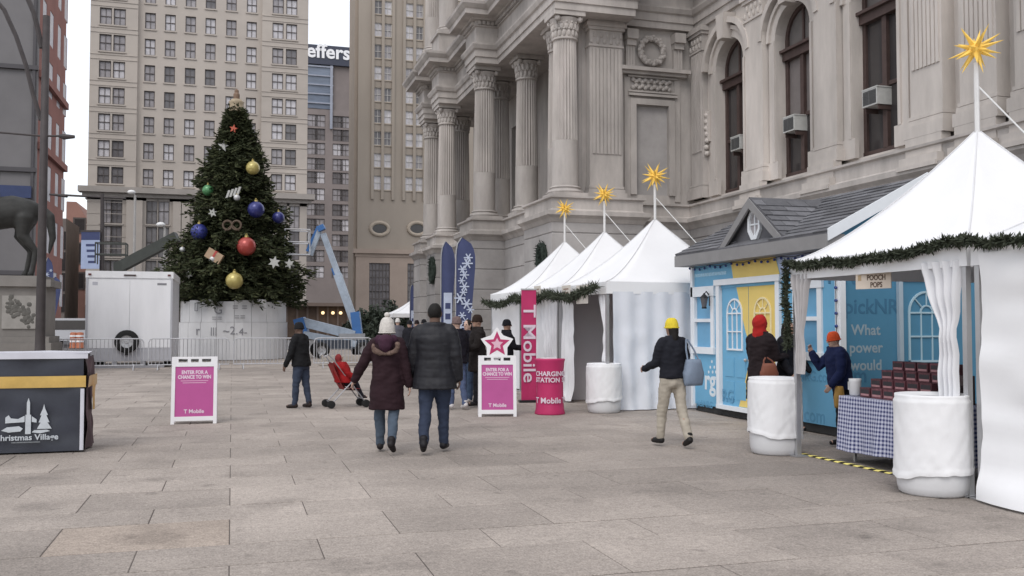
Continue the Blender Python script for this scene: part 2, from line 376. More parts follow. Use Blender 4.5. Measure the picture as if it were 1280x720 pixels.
for y in (17.05, 15.55, 14.1, 20.82, 24.28):
    MB().fbox(fA, -y-.62, -y+.62, 5.02, 5.12, .4, .66).fbox(fA, -y-.6, -y+.6, 5.1, 5.3, .3, .6).fbox(fA, -y-.56, -y+.56, 5.29, 5.745, .2, .45).build('pilaster_pedestal', M_stoneA, ch)
# end wall with the wreath roundel and blind doorway
mb = MB()
x0, z0 = atY(795, 240, 28.5).x, 5.6; x1, z1 = atY(835, 132, 28.5).x, atY(815, 132, 28.5).z
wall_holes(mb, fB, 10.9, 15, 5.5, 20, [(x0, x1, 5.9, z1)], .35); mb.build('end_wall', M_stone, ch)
MB().fbox(fB, x0-.05, x1+.05, 5.85, z1+.05, -.38, -.34).build('blind_panel', mat('blind stone panel', (.40, .37, .36), .8, .1, 1), ch)
q = MB()
for (a, b, c_, d_, n) in ((x0-.22, x0, 5.9, z1+.2, .08), (x1, x1+.22, 5.9, z1+.2, .08), (x0-.001, x1+.001, z1, z1+.2, .08), (x0-.42, x0-.22, 5.7, z1+.9, .05), (x1+.22, x1+.42, 5.7, z1+.9, .05), (x0-.3, x1+.3, z1+.28, z1+.36, .13), (x0-.3, x1+.3, z1+.4, z1+.46, .1), (x0-.3, x1+.3, z1+.9, z1+.96, .1), (x0-.55, x1+.6, z1+.98, z1+1.08, .22), (x0-.66, x1+.7, z1+1.08, z1+1.2, .34)):
    q.fbox(fB, a, b, c_, d_, 0, n)
for i in range(13):
    for j in range(2): q.ball(fB.p(x0-.1+i*(x1-x0+.25)/13, z1+.56+.2*((i+j) % 2)+.06*j, .03), .085, 7, 5)
q.build('doorway_surround', M_stone, ch)
rc = atY(813, 65, 28.5); q = MB()
ring = [fB.p(rc.x+.42*math.cos(a), rc.z+.42*math.sin(a), .1) for a in [2*math.pi*i/24 for i in range(25)]]
q.tube(ring, .1, 8)
for i in range(34):
    a = 2*math.pi*i/34; q.ball(fB.p(rc.x+(.42+.05*(i % 3-1))*math.cos(a), rc.z+(.42+.05*(i % 3-1))*math.sin(a), .15), .075, 7, 5)
q.build('wreath_roundel', M_stone, ch)
for px in (786, 845):
    q = MB(); cx_ = atY(px, 60, 28.5).x
    q.fbox(fB, cx_-.16, cx_+.16, rc.z-.62, rc.z+.62, 0, .16).fbox(fB, cx_-.2, cx_+.2, rc.z+.3, rc.z+.62, 0, .36).fbox(fB, cx_-.17, cx_+.17, rc.z+.1, rc.z+.3, 0, .26)
    for dx in (-.1, 0, .1): q.fbox(fB, cx_+dx-.025, cx_+dx+.025, rc.z-.6, rc.z+.1, .16, .19)
    q.build('bracket', M_stone, ch)
pilaster(fB, 11.05, 12.2, 5.58, 11.5, .35, M_stone, 8)
# portico: recessed wall, columns, piers
fC = Fr((11.7, 0, 0), (0, -1, 0), (-1, 0, 0))
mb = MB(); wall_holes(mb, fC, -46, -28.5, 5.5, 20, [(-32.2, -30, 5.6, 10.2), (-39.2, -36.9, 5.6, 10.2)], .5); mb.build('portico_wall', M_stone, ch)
MB().fbox(fC, -32.3, -29.9, 5.5, 10.3, -.55, -.5).fbox(fC, -39.3, -36.8, 5.5, 10.3, -.55, -.5).build('portico_doors', M_win, ch)
MB().quad((10.8, 28.52, 5.5), (10.8, 28.52, 20), (11.7, 28.52, 20), (11.7, 28.52, 5.5)).quad((10.9, 28.5, 5.5), (10.9, 29.0, 5.5), (10.9, 29.0, 20), (10.9, 28.5, 20)).quad((10.9, 29.0, 5.5), (11.7, 29.0, 5.5), (11.7, 29.0, 20), (10.9, 29.0, 20)).build('wall_return', M_stone, ch)
def col_mesh(r, h):
    q = MB(); k = 48; pr = []
    hb = .38
    zs = [0]+[hb+i*(h-hb-.85)/14 for i in range(15)]
    shaft = []
    for i in range(15):
        z = hb+i*(h-hb-.85)/14; t = i/14; shaft.append((r*(1-.13*t**1.6), z))
    lo = [p for p in shaft if p[1] < h*.31]; hi = [p for p in shaft if p[1] >= h*.31]
    q.lathe(lo+[(lo[-1][0], h*.31)], k)
    q.lathe([(p[0]*.985, p[1]) for p in [(lo[-1][0], h*.31+.01)]+hi], k, flute=.05, nfl=24, zr=(0, h))
    return q
def base_mesh(r):
    q = MB().box(-r*1.32, r*1.32, -r*1.32, r*1.32, 0, .14)
    q.lathe([(r*1.28, .14), (r*1.34, .19), (r*1.28, .25), (r*1.12, .27), (r*1.1, .3), (r*1.18, .33), (r*1.12, .37), (r*.99, .385)], 32); return q
def cap_mesh(r, h):
    q = MB(); rt = r*.87; z = h-.85
    q.lathe([(rt*1.0, z-.02), (rt*1.1, z), (rt*1.1, z+.05), (rt*.98, z+.07), (rt*1.0, z+.3), (rt*1.14, z+.52), (rt*1.32, z+.66)], 28)
    for j, (zz, rr, nn) in enumerate(((z+.2, rt*1.03, 16), (z+.4, rt*1.1, 16))):
        for i in range(nn): a = 2*math.pi*(i+.5*j)/nn; q.ball((rr*.97*math.cos(a), rr*.97*math.sin(a), zz), .062, 6, 6, (1, 1, 2.1)); q.ball((rr*1.07*math.cos(a), rr*1.07*math.sin(a), zz+.11), .04, 6, 5)
    for i in range(4): a = math.pi/4+i*math.pi/2; q.ball((rt*1.42*math.cos(a), rt*1.42*math.sin(a), z+.62), .1, 8, 6)
    q.box(-rt*1.38, rt*1.38, -rt*1.38, rt*1.38, z+.7, z+.85); return q
CR = .43; HC = 5.92
colm = mesh_of(col_mesh(CR, HC), 'column', M_stone); basm = mesh_of(base_mesh(CR), 'column_base', M_stone); capm = mesh_of(cap_mesh(CR, HC), 'capital', M_stone)
for me in (colm,):
    me.polygons.foreach_set('use_smooth', [False]*len(me.polygons))
cols = [(10.12, 27.95), (10.42, 32.95), (9.3, 34.85), (9.3, 41.45), (9.3, 44.75), (10.42, 29.25), (10.3, 36.2), (10.3, 42.9)]
for (x, y) in cols:
    o = inst('column', colm, ch, Vector((x, y, 5.58))-Vector(CH)); inst('column_base', basm, o, (0, 0, 0)); inst('capital', capm, o, (0, 0, 0))
for (x, y) in ((9.35, 41.45), (9.35, 34.85), (9.35, 44.75), (10.2, 27.95), (10.4, 32.95)):
    o = inst('upper_column', colm, ch, Vector((x, y, 14.75))-Vector(CH)); inst('column_base', basm, o, (0, 0, 0)); inst('capital', capm, o, (0, 0, 0))
ent = [(14.9, 2), (14.9, 28.3), (12.35, 28.3), (12.35, 27.4), (9.6, 27.4), (9.6, 34.0), (8.75, 34.0), (8.75, 35.6), (9.6, 35.6), (9.6, 40.7), (8.75, 40.7), (8.75, 42.2), (9.6, 42.2), (9.6, 44), (8.75, 44), (8.75, 45.4), (30, 45.4)]
mb = MB(); sweep(mb, [(-.3, 11.5), (0, 11.5), (0, 11.72), (.05, 11.73), (.05, 11.98), (.12, 12.02), (.18, 12.16), (.18, 12.22), (.01, 12.25)], ent)
mb.box(9.7, 11.7, 27.5, 45.3, 11.505, 11.6).box(8.85, 9.75, 34.1, 35.5, 11.505, 11.6).box(8.85, 9.75, 40.8, 42.1, 11.505, 11.6).box(8.85, 9.75, 44.1, 45.3, 11.505, 11.6).box(9.7, 12.3, 27.5, 28.6, 11.507, 11.61)
mb.build('architrave', M_stone, ch)
mb = MB(); sweep(mb, [(.01, 12.25), (.01, 12.86), (.08, 12.88), (.08, 12.92)], ent); mb.build('frieze', M_stone, ch)
mb = MB(); sweep(mb, [(.06, 12.92), (.06, 13.08), (.22, 13.1), (.24, 13.16), (.55, 13.18), (.55, 13.36), (.6, 13.4), (.7, 13.52), (.72, 13.62), (0, 13.72), (.0, 14.6), (.08, 14.62), (.08, 14.74), (-2.5, 14.76)], ent); mb.build('cornice', M_stone, ch)
mb = MB()
for i in range(1, len(ent)-2):
    a, b = Vector(ent[i]), Vector(ent[i+1]); L_ = (b-a).length; d = (b-a).normalized(); n_ = Vector((-d.y, d.x)); kk = int(L_/.17)
    if i == 1: continue
    for j in range(kk):
        p = a+d*((j+.5)*L_/kk); u = d*.05; o = n_*.06; o2 = n_*.16
        mb.hexa([(*(p-u+o), 12.94), (*(p+u+o), 12.94), (*(p+u+o2), 12.94), (*(p-u+o2), 12.94), (*(p-u+o), 13.07), (*(p+u+o), 13.07), (*(p+u+o2), 13.07), (*(p-u+o2), 13.07)])
tag(mb.build('dentils', M_stone, ch), kind='stuff')
mb = MB()                                                               # carved panels in the attic over the end wall
for (a, b) in ((11.4, 12.3), (13.0, 14.4)):
    mb.fbox(fB, a, b, 14.9, 17, 0, .12)
    for i in range(24): mb.ball(fB.p(random.uniform(a+.1, b-.1), random.uniform(15, 16.9), .14), .09, 7, 5)
mb.build('attic_panels', M_stone, ch)
# window air conditioners (stand in the windows)
M_acw = mat('air conditioner casing', (.5, .5, .48), .5, .1, 6); M_acg = mat('air conditioner grille', (.10, .10, .10), .6, .2, 30)
for px_, py_, lab in ((925, 188, 'white window air conditioner in the leftmost arched window'), (992, 165, 'white window air conditioner in the middle arched window'), (1094, 133, 'white window air conditioner in the rightmost visible tall window')):
    pc = atX(px_, py_, 15.05); t = thing('air_conditioner', pc, lab, 'air conditioner', 'window air conditioners')
    f = Fr(pc, (0, -1, 0), (-1, 0, 0))
    q = MB().fbox(f, -.28, .28, 0, .42, -.28, .16); q.fbox(f, -.295, .295, .415, .445, -.28, .17); q.build('casing', M_acw, t)
    q = MB().fbox(f, -.24, .24, .04, .38, .161, .166)
    for i in range(8): q.fbox(f, -.24, .24, .055+i*.04, .07+i*.04, .166, .176)
    q.fbox(f, -.02, .02, .04, .38, .166, .18); q.build('grille', M_acg, t)
    MB().fbox(f, -.26, -.22, -.12, -.003, -.26, .1).build('support', M_win, t); MB().fbox(f, .22, .26, -.12, -.003, -.26, .1).build('support', M_win, t)

# ================================================================== background buildings
def win_meshes(w_, h_, key, m_frame, cross=True, fw=.09):
    f0 = Fr((0, 0, 0), (1, 0, 0), (0, -1, 0)); q = MB()
    q.fbox(f0, -w_/2, -w_/2+fw, 0, h_, -.3, -.12).fbox(f0, w_/2-fw, w_/2, 0, h_, -.3, -.12).fbox(f0, -w_/2+fw, w_/2-fw, 0, fw, -.3, -.12).fbox(f0, -w_/2+fw, w_/2-fw, h_-fw, h_, -.3, -.12)
    q.fbox(f0, -w_/2+fw, w_/2-fw, h_/2-fw*.4, h_/2+fw*.4, -.29, -.14)
    if cross: q.fbox(f0, -fw*.35, fw*.35, fw, h_-fw, -.285, -.16)
    p = MB().fbox(f0, -w_/2+fw*.5, w_/2-fw*.5, fw*.5, h_-fw*.5, -.27, -.24)
    s = MB().fbox(f0, -w_/2-.12, w_/2+.12, -.16, -.004, -.2, .12)
    return mesh_of(q, 'window', m_frame), [mesh_of(p, 'pane', m) for m in (M_glassB, M_glassW, mat('window glass half dark', (.16, .15, .155), .15, .3, .9, spec=.5))], s
def facade(name, root, Y, x0, x1, z0, z1, wins, m_wall, m_sill, m_frame, d=.32, weights=(4, 4, 2), cross=True):
    fr = Fr((0, Y, 0), (1, 0, 0), (0, -1, 0)); mb = MB()
    wall_holes(mb, fr, x0, x1, z0, z1, [(x-w_/2, x+w_/2, z, z+h_) for (x, z, w_, h_) in wins], d); mb.build(name, m_wall, root)
    cache = {}; lo = root.location
    for (x, z, w_, h_) in wins:
        k_ = (round(w_, 2), round(h_, 2))
        if k_ not in cache: 
            a, b, s = win_meshes(w_, h_, k_, m_frame, cross); cache[k_] = (a, b, mesh_of(s, 'sill', m_sill))
        a, b, s = cache[k_]
        o = inst('window', a, root, Vector((x, Y, z))-lo); inst('pane', random.choices(b, weights)[0], o, (0, 0, 0))
        if m_sill: inst('sill', s, o, (0, 0, 0))
def UX(px, Y, py=200): return atY(px, py, Y).x
def UZ(px, py, Y): return atY(px, py, Y).z
# --- cream office block behind the tree
Y0 = 118.0; M_cream = mat('cream office stone', (.47, .42, .375), .85, .07, .35, .1, 3, grime=.08); M_creamD = mat('cream stone base', (.43, .385, .345), .85, .08, .3, grime=.1)
M_frD = mat('dark bronze window frame', (.11, .095, .09), .5, .1, 3); M_corn = mat('stained cornice stone', (.34, .31, .285), .85, .15, .4)
xa, xb, xc, xd = UX(110, Y0), UX(170, Y0), UX(326, Y0), UX(384, Y0)
lb = thing('office_building', ((xa+xd)/2, Y0+8, 0), 'tall cream stone office block with a dark cornice, rising behind the decorated tree', 'building')
rows = [UZ(141, y, Y0) for y in (219, 186, 152.8, 119.8, 87, 53.7, 20.6)]; step = (rows[-1]-rows[0])/6; rows += [rows[-1]+step, rows[-1]+2*step]
ww, wh = 1.33, 1.98
wl = [(UX(p, Y0, 100), z-wh/2, ww, wh) for p in (131, 148.5) for z in rows]
wc = [(UX(p, Y0+.5, 100), z-wh/2, 1.2, wh) for p in (187, 212, 237.5, 262.5, 288.5, 314) for z in rows]
wr = [(UX(p, Y0, 100), z-wh/2, ww, wh) for p in (347, 364) for z in rows]
ztop = rows[-1]+6; zcor = UZ(240, 240, Y0)
facade('wall', lb, Y0, xa, xb, zcor, ztop, wl, M_cream, M_cream, M_frD); facade('wall', lb, Y0+.5, xb, xc, zcor, ztop, wc, M_cream, M_cream, M_frD); facade('wall', lb, Y0, xc, xd, zcor, ztop, wr, M_cream, M_cream, M_frD)
MB().box(xa+.01, xd-.01, Y0+1.2, Y0+18, 0, ztop).quad((xa, Y0, 0), (xa, Y0+2, 0), (xa, Y0+2, ztop), (xa, Y0, ztop)).quad((xd, Y0, 0), (xd, Y0+18, 0), (xd, Y0+18, ztop), (xd, Y0, ztop)).box(xb-.15, xb-.002, Y0+.003, Y0+.6, zcor, ztop).box(xc+.002, xc+.15, Y0+.003, Y0+.6, zcor, ztop).build('core', M_cream, lb)
mb = MB(); mb.box(xa-.9, xd+.9, Y0-1.1, Y0+.6, zcor-.5, zcor+.15).box(xa-.5, xd+.5, Y0-.6, Y0+.6, zcor-.95, zcor-.5).box(xa-.2, xd+.2, Y0-.2, Y0+.6, zcor-1.3, zcor-.95)
mb.build('cornice', M_corn, lb)
mb = MB()                                                               # shallow bands of the wings
for z in rows:
    for (p, q_) in ((xa, xb), (xc, xd)):
        for dz in (1.2, 1.75): MB().box(p, q_, Y0-.06, Y0+.02, z+dz-.03, z+dz+.05).build('string_course', M_cream, lb)
lows = []
for (zc_, hh) in ((UZ(195, 264, Y0), 3.2), (UZ(195, 303, Y0), 3.6), (UZ(195, 345, Y0), 3.6)):
    for p in (133, 146, 190, 205, 250, 268, 310, 325, 352, 368): lows.append((UX(p, Y0, 260), zc_-hh/2, 1.25, hh))
facade('base_wall', lb, Y0-.2, xa, xd, 3.8, zcor-.95, lows, M_creamD, M_creamD, M_frD, weights=(2, 1, 5))
mb = MB()
for p in (163, 173, 221, 232, 285, 334, 344): x = UX(p, Y0, 300); mb.box(x-.45, x+.45, Y0-.6, Y0-.2, 4, zcor-1.3)
for i in range(9): z = 5+i*1.35; mb.box(xa-.05, UX(162, Y0), Y0-.24, Y0-.2, z, z+.06)
mb.build('base_pilasters', M_creamD, lb)
MB().box(xa, xd, Y0-.3, Y0+1, 0, 3.8).build('shopfront', mat('dark shopfront', (.09, .075, .065), .4, .3, .5), lb)
# --- tan tower on the right of the street
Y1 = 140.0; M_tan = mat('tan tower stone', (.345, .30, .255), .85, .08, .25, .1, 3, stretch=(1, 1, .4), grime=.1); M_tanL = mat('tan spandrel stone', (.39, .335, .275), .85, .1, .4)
M_pinkst = mat('pink base stone', (.36, .29, .245), .85, .08, .3)
M_frL = mat('pale window frame', (.55, .53, .5), .5, .1, 3)
xl = UX(447, Y1); xr = UX(600, Y1); tb = thing('stone_tower', ((xl+xr)/2, Y1+8, 0), 'tall tan stone tower with paired pale windows beside the columned building', 'building')
rows = [UZ(480, y, Y1) for y in (229, 201, 173.5, 146, 119, 92, 65, 38, 10)]; step = (rows[-1]-rows[0])/8; rows += [rows[-1]+step]
wt = [(UX(p, Y1, 100), z-1.0, 1.22, 2.1) for p in (472.5, 484.5, 512, 524, 536.5, 560, 572) for z in rows]
zt = rows[-1]+7; zm = UZ(480, 314, Y1)
facade('wall', tb, Y1, xl, xr, zm, zt, wt, M_tan, M_tanL, M_frL, weights=(3, 4, 2))
mb = MB()
for p in (466, 478.5, 491.5, 505, 518, 530.5, 543): x = UX(p, Y1, 100); mb.box(x-.22, x+.22, Y1-.3, Y1-.003, rows[0]-2.5, zt)
mb.build('pier_strips', M_tan, tb)
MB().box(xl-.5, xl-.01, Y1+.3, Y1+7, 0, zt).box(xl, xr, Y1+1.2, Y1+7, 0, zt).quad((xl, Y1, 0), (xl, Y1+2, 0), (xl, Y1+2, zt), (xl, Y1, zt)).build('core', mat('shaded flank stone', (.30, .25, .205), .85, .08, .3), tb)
mb = MB().box(xl-.6, xr, Y1-.7, Y1+.5, zm-.4, zm+.25).box(xl-.3, xr, Y1-.35, Y1+.5, zm-.9, zm-.4); mb.build('cornice', M_pinkst, tb)
for p in (474.5, 521.5):
    c = atY(p, 286, Y1); q = MB(); q.tube([(c.x+1.35*math.cos(a), Y1-.05, c.z+.95*math.sin(a)) for a in [2*math.pi*i/20 for i in range(21)]], .28, 8); o = q.build('oculus', M_tanL, tb)
    MB().fpoly(Fr((0, Y1, 0), (1, 0, 0), (0, -1, 0)), [(c.x+1.3*math.cos(a), c.z+.9*math.sin(a)) for a in [2*math.pi*i/20 for i in range(20)]], .01, .05).build('pane', M_glassD, o)
bw = []
for p in (474, 521.5, 568):
    bw.append((UX(p, Y1, 370), 2.2, 3.1, UZ(480, 329, Y1)-2.2))
facade('base_wall', tb, Y1-.25, xl-.2, xr, 0, zm-.9, bw, M_pinkst, M_pinkst, M_frD, d=.6, weights=(0, 0, 1))
mb = MB()
for (x, z, w_, h_) in bw:
    for i in range(1, 6): mb.box(x-w_/2+i*w_/6-.05, x-w_/2+i*w_/6+.05, Y1-.12, Y1-.04, z, z+h_)
    for i in range(1, 8): mb.box(x-w_/2, x+w_/2, Y1-.11, Y1-.05, z+i*h_/8-.05, z+i*h_/8+.05)
mb.build('window_bars', M_frD, tb)
# --- hospital tower seen down the street
Y2 = 190.0; hb = thing('hospital_tower', (UX(410, Y2), Y2+10, 0), 'narrow glass and brown tower with white letters on a navy band, seen down the street', 'building')
M_mauve = mat('mauve brown brick', (.25, .215, .205), .85, .1, .3, grime=.1); M_blueg = mat('blue grey tower glass', (.155, .185, .24), .15, .25, .25, spec=.6, stretch=(1, 1, 6)); M_navy = mat('navy sign band', (.055, .06, .085), .4, .1, 1)
z1 = UZ(400, 136, Y2); zt2 = UZ(400, 57, Y2)
xq0, xq1, xq2 = UX(330, Y2), UX(415, Y2), UX(470, Y2)
rows = [UZ(400, y, Y2) for y in (340, 320, 300, 281, 262, 243, 222, 205, 186, 168, 151)]
wj = [(UX(p, Y2, 200), z-1.2, 2.0, 2.4) for p in (390, 400, 422, 432) for z in rows]
facade('wall', hb, Y2, xq0, xq2, 0, z1, wj, M_mauve, None, M_frD, weights=(2, 1, 3), d=.3)
MB().box(xq0, xq2, Y2+.6, Y2+20, 0, z1).box(xq1+.02, xq2, Y2+.3, Y2+20, z1, UZ(400, 62, Y2)).build('core', M_mauve, hb)
MB().box(xq0, xq1, Y2-.1, Y2+18, z1+.02, zt2-4).build('glass_block', M_blueg, hb)
q = MB()
for i in range(7): q.box(xq0, xq1+.1, Y2-.35, Y2-.12, z1+1+i*1.85, z1+1.25+i*1.85)
q.box(xq1-.5, xq1, Y2-.4, Y2-.12, z1-4, zt2-4); q.build('glazing_bands', mat('steel glazing bar', (.32, .34, .4), .4, .1, 1), hb)
MB().box(xq0, xq2, Y2-.5, Y2+16, zt2-3.9, zt2).build('sign_band', M_navy, hb)
fJ = Fr((0, Y2-.5, 0), (1, 0, 0), (0, -1, 0))
cen = atY(405, 66, Y2)
text('lettering', 'Jefferson', 3.9, fJ, UX(376.5, Y2, 66), cen.z, .05, mat('white sign letters', (.85, .85, .87), .5, 0, 1), hb, align='LEFT', bold=.09, thick=.1)
# --- dark block at the left edge
Y3 = 72.0; xe = UX(45, Y3); eb = thing('dark_building', (xe-12, Y3+10, 0), 'dark grey block with a red brick flank at the left edge', 'building')
M_dkg = mat('dark grey glazed front', (.15, .142, .145), .55, .2, .12, spec=.5, grime=.2); M_redb = mat('red brick flank', (.26, .125, .105), .85, .12, .6)
MB().box(xe-26, xe, Y3, Y3+.4, 0, 46).build('front', M_dkg, eb)
y_e = atX(78, 300, xe).y; MB().box(xe-26, xe-.35, Y3+.41, y_e-.01, 0, 46).build('core', M_dkg, eb)
fE = Fr((xe, 0, 0), (0, 1, 0), (1, 0, 0)); mb = MB()
he = []; y_e = atX(78, 300, xe).y
for j, u in enumerate((Y3+2.2, Y3+5.0, Y3+8.2, Y3+11.0)):
    for i in range(11): he.append((u-.75, u+.75, 3+i*3.9, 5.6+i*3.9))
wall_holes(mb, fE, Y3+.41, y_e, 0, 46, he, .3); mb.build('flank', M_redb, eb)
f9 = Fr((0, 0, 0), (0, 1, 0), (1, 0, 0)); q = MB().fbox(f9, -.74, .74, 0.01, 2.59, -.06, -.03); wme = mesh_of(q, 'window', mat('sky lit flank window', (.62, .62, .66), .2, .1, 1, spec=.6))  # white sky reflection is put into the pale pane colour
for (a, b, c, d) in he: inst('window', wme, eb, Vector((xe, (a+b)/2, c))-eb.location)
q = MB()
for i in range(6): q.box(xe-26, xe+.05, Y3-.25, Y3-.01, 5+i*7.2, 5.3+i*7.2)
for i in range(9): q.box(xe-.3-i*3.2, xe-.12-i*3.2, Y3-.18, Y3-.012, 0, 46)
q.build('front_mullions', mat('charcoal mullion', (.075, .07, .075), .5, .1, 1), eb)
q = MB()
for z in (UZ(60, 95, Y3), UZ(60, 185, Y3)): q.box(xe-.01, xe+.3, Y3+.4, y_e, z, z+.5)
q.build('flank_cornice', M_redb, eb)
MB().box(xe-5, xe-.2, Y3-.5, Y3-.26, UZ(20, 248, Y3), UZ(20, 233, Y3)).build('fascia_sign', mat('navy fascia', (.035, .05, .12), .4, .1, 2), eb)
# --- pink corner house further down
Y4 = 135.0; x0, x1 = UX(84, Y4), UX(112, Y4); pb = thing('pink_building', ((x0+x1)/2, Y4+8, 0), 'pink brick building in the gap left of the cream office block', 'building')
M_pkb = mat('pink brick', (.36, .205, .17), .85, .1, .5)
zp = UZ(90, 252, Y4); fP = Fr((0, Y4, 0), (1, 0, 0), (0, -1, 0))
MB().fpoly(fP, [(x0, 0), (x1+6, 0), (x1+6, zp-3.6), (x1, zp-2.6), (x0+1.2, zp), (x0, zp)], -14, 0).build('wall', M_pkb, pb)
for (p, a, b) in ((101, 272, 292), (101, 303, 330), (101, 340, 362), (90, 372, 392)):
    x = UX(p, Y4); q = MB().fbox(fP, x-.8, x+.8, UZ(p, b, Y4), UZ(p, a, Y4), .004, .1); o = q.build('window', M_frD, pb)
    MB().fbox(fP, x-.6, x+.6, UZ(p, b, Y4)+.2, UZ(p, a, Y4)-.2, .1, .12).build('pane', M_glassD, o)
x2 = UX(74, 120)
sb = thing('scaffold_building', (x2, 126, 0), 'low grey brick building with dark window bays beside the pink one', 'building')
MB().box(x2-4, UX(84, 120), 120, 130, 0, UZ(80, 273, 120)).build('wall', mat('grey brown brick', (.2, .17, .155), .85, .15, .5), sb)
for i in range(4):
    z = UZ(80, 300+i*26, 120); MB().box(x2-.2, x2+.9, 119.9, 119.995, z-1.1, z+1.0).build('window', M_glassD, sb)
# ================================================================== market tents
M_tent = mat('white tent vinyl', (.80, .80, .81), .5, .03, 1.5, .08, 6, spec=.35)
M_curt = mat('white curtain fabric', (.72, .72, .74), .8, .05, 2, .1, 8)
M_alu = mat('aluminium pole', (.45, .45, .46), .35, .08, 4, metal=.6)
M_rope = mat('white cord', (.75, .75, .74), .7, .02, 3)
def sheet(name, fr, u0, u1, v0, v1, folds, amp, m, parent, pinch=None, flare=0.0, nu=None, nv=18, wr=.012, seed=0):
    nu = nu or max(12, int(folds*7)); V = []; rnd = random.Random(seed)
    ph = rnd.uniform(0, 6)
    for j in range(nv+1):
        t = j/nv; v = v1+(v0-v1)*t
        for i in range(nu+1):
            s = i/nu; u = u0+(u1-u0)*s; n = 0
            if pinch:
                uc, vt, wt, wb = pinch
                g_ = (1+(wt-1)*((v1-v)/(v1-vt))**1.3) if v > vt else wt+(wb-wt)*min(1, ((vt-v)/(vt-v0))**.7)
                u = uc+(u-uc)*g_; aa = amp*(.45+.6*g_)
            else: aa = amp*(.35+.65*t)
            n += aa*math.sin(s*folds*2*math.pi+ph+.6*math.sin(s*5+ph))+wr*noise.noise((u*3+seed, v*4, seed*1.7))*3
            if flare and t > .8: n += flare*((t-.8)/.2)**1.6*(1+.4*math.sin(s*9+ph))*(.25+.75*min(1, s*4))
            V.append(fr.p(u, v, n))
    q = MB(); q.v = V
    q.f = [(j*(nu+1)+i, j*(nu+1)+i+1, (j+1)*(nu+1)+i+1, (j+1)*(nu+1)+i) for j in range(nv) for i in range(nu)]
    return q.build(name, m, parent, smooth=True)
def tent(x0, x1, y0, y1, label, eave=2.38, peak=3.74, group='white peaked market tents'):
    cx, cy = (x0+x1)/2, (y0+y1)/2; t = thing('market_tent', (cx, cy, 0), label, 'tent', group)
    hx, hy = (x1-x0)/2, (y1-y0)/2; q = MB(); NS = 10; NR = 14; rings = []
    for j in range(NR+1):
        a = 1-j/NR*.985; z = eave+(peak-eave)*(1-a)**1.28-.05*math.sin(math.pi*a)*1.0
        ring = []
        for (sx, sy, ex, ey) in ((-1, -1, 1, -1), (1, -1, 1, 1), (1, 1, -1, 1), (-1, 1, -1, -1)):
            for i in range(NS):
                f_ = i/NS; px_, py_ = sx+(ex-sx)*f_, sy+(ey-sy)*f_
                sag = .05*a*math.sin(math.pi*f_)
                ring.append((cx+px_*a*hx, cy+py_*a*hy, z-sag*(1 if 0 < a < 1 else 0)+.006*noise.noise((px_*3*a+cx, py_*3*a+cy, 1))))
        rings.append(ring)
    q.ring_strip(rings, caps=False); q.build('roof', M_tent, t, smooth=True)
    for ci in range(4):
        MB().tube([Vector(rings[j][ci*NS])+Vector((0, 0, .004)) for j in range(NR+1)], .009, 5).build('seam', mat('tent seam tape', (.66, .66, .67), .6, .05, 3), t)
    e = .004
    for (fr, L) in ((Fr((x0-e, y1, eave), (0, -1, 0), (-1, 0, 0)), y1-y0), (Fr((x0, y0-e, eave), (1, 0, 0), (0, -1, 0)), x1-x0), (Fr((x1+e, y0, eave), (0, 1, 0), (1, 0, 0)), y1-y0), (Fr((x1, y1+e, eave), (-1, 0, 0), (0, 1, 0)), x1-x0)):
        sheet('valance', fr, 0, L, -.22, .0, 3, .008, M_tent, t, nv=4, nu=16, wr=.004)
    for (px, py) in ((x0+.04, y0+.06), (x0+.04, y1-.06), (x1-.04, y0+.06), (x1-.04, y1-.06)):
        MB().box(px-.028, px+.028, py-.028, py+.028, 0, eave-.02).box(px-.09, px+.09, py-.09, py+.09, 0, .012).build('post', M_alu, t)
    return t
FX = 6.6
TY = [16.0, 18.7, 21.4, 24.1]
tA = tent(FX, 9.85, TY[0]+.01, TY[1]-.01, 'white peaked tent with an open dark front, nearest the blue house, right of three')
tB = tent(FX, 9.85, TY[1]+.01, TY[2]-.01, 'white peaked tent in the middle of the row of three')
tC = tent(FX, 9.85, TY[2]+.01, TY[3]-.01, 'white peaked tent at the far left end of the row of three')
tN = tent(6.55, 9.55, 7.12, 10.0, 'large near white tent with garlanded eave over the gingham table', eave=2.36, peak=3.8)
tM = tent(6.55, 9.55, 4.1, 7.08, 'closed white tent cut off by the right edge of the picture', eave=2.36)
fS = Fr((FX, TY[0], 0), (1, 0, 0), (0, -1, 0))                       # near side wall of the first tent
sheet('side_wall', fS, .12, 3.2, .02, 2.2, 9, .035, mat('bluish tent wall', (.70, .72, .77), .7, .04, 2, .1, 8), tA, flare=.08, seed=3)
def ff(y): return Fr((FX+.05, y, 0), (0, -1, 0), (-1, 0, 0))
M_dark = mat('dark tent interior lining', (.13, .10, .10), .9, .1, 2)
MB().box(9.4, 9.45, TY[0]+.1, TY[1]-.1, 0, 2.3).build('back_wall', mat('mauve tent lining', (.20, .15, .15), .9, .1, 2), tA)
MB().box(FX+.1, 9.4, TY[1]-.06, TY[1]-.03, 0, 2.3).build('partition', M_curt, tA)
sheet('curtain', ff(TY[1]), .03, .75, .03, 2.2, 3, .06, M_curt, tA, flare=.06, seed=5)
sheet('curtain', ff(TY[0]+.55), .05, .5, .9, 2.2, 3, .04, M_curt, tA, pinch=(.42, 1.5, .3, .55), seed=9)
_t = thing('draped_table', (8.0, 17.6, 0), 'small crimson draped table inside the open tent', 'table')
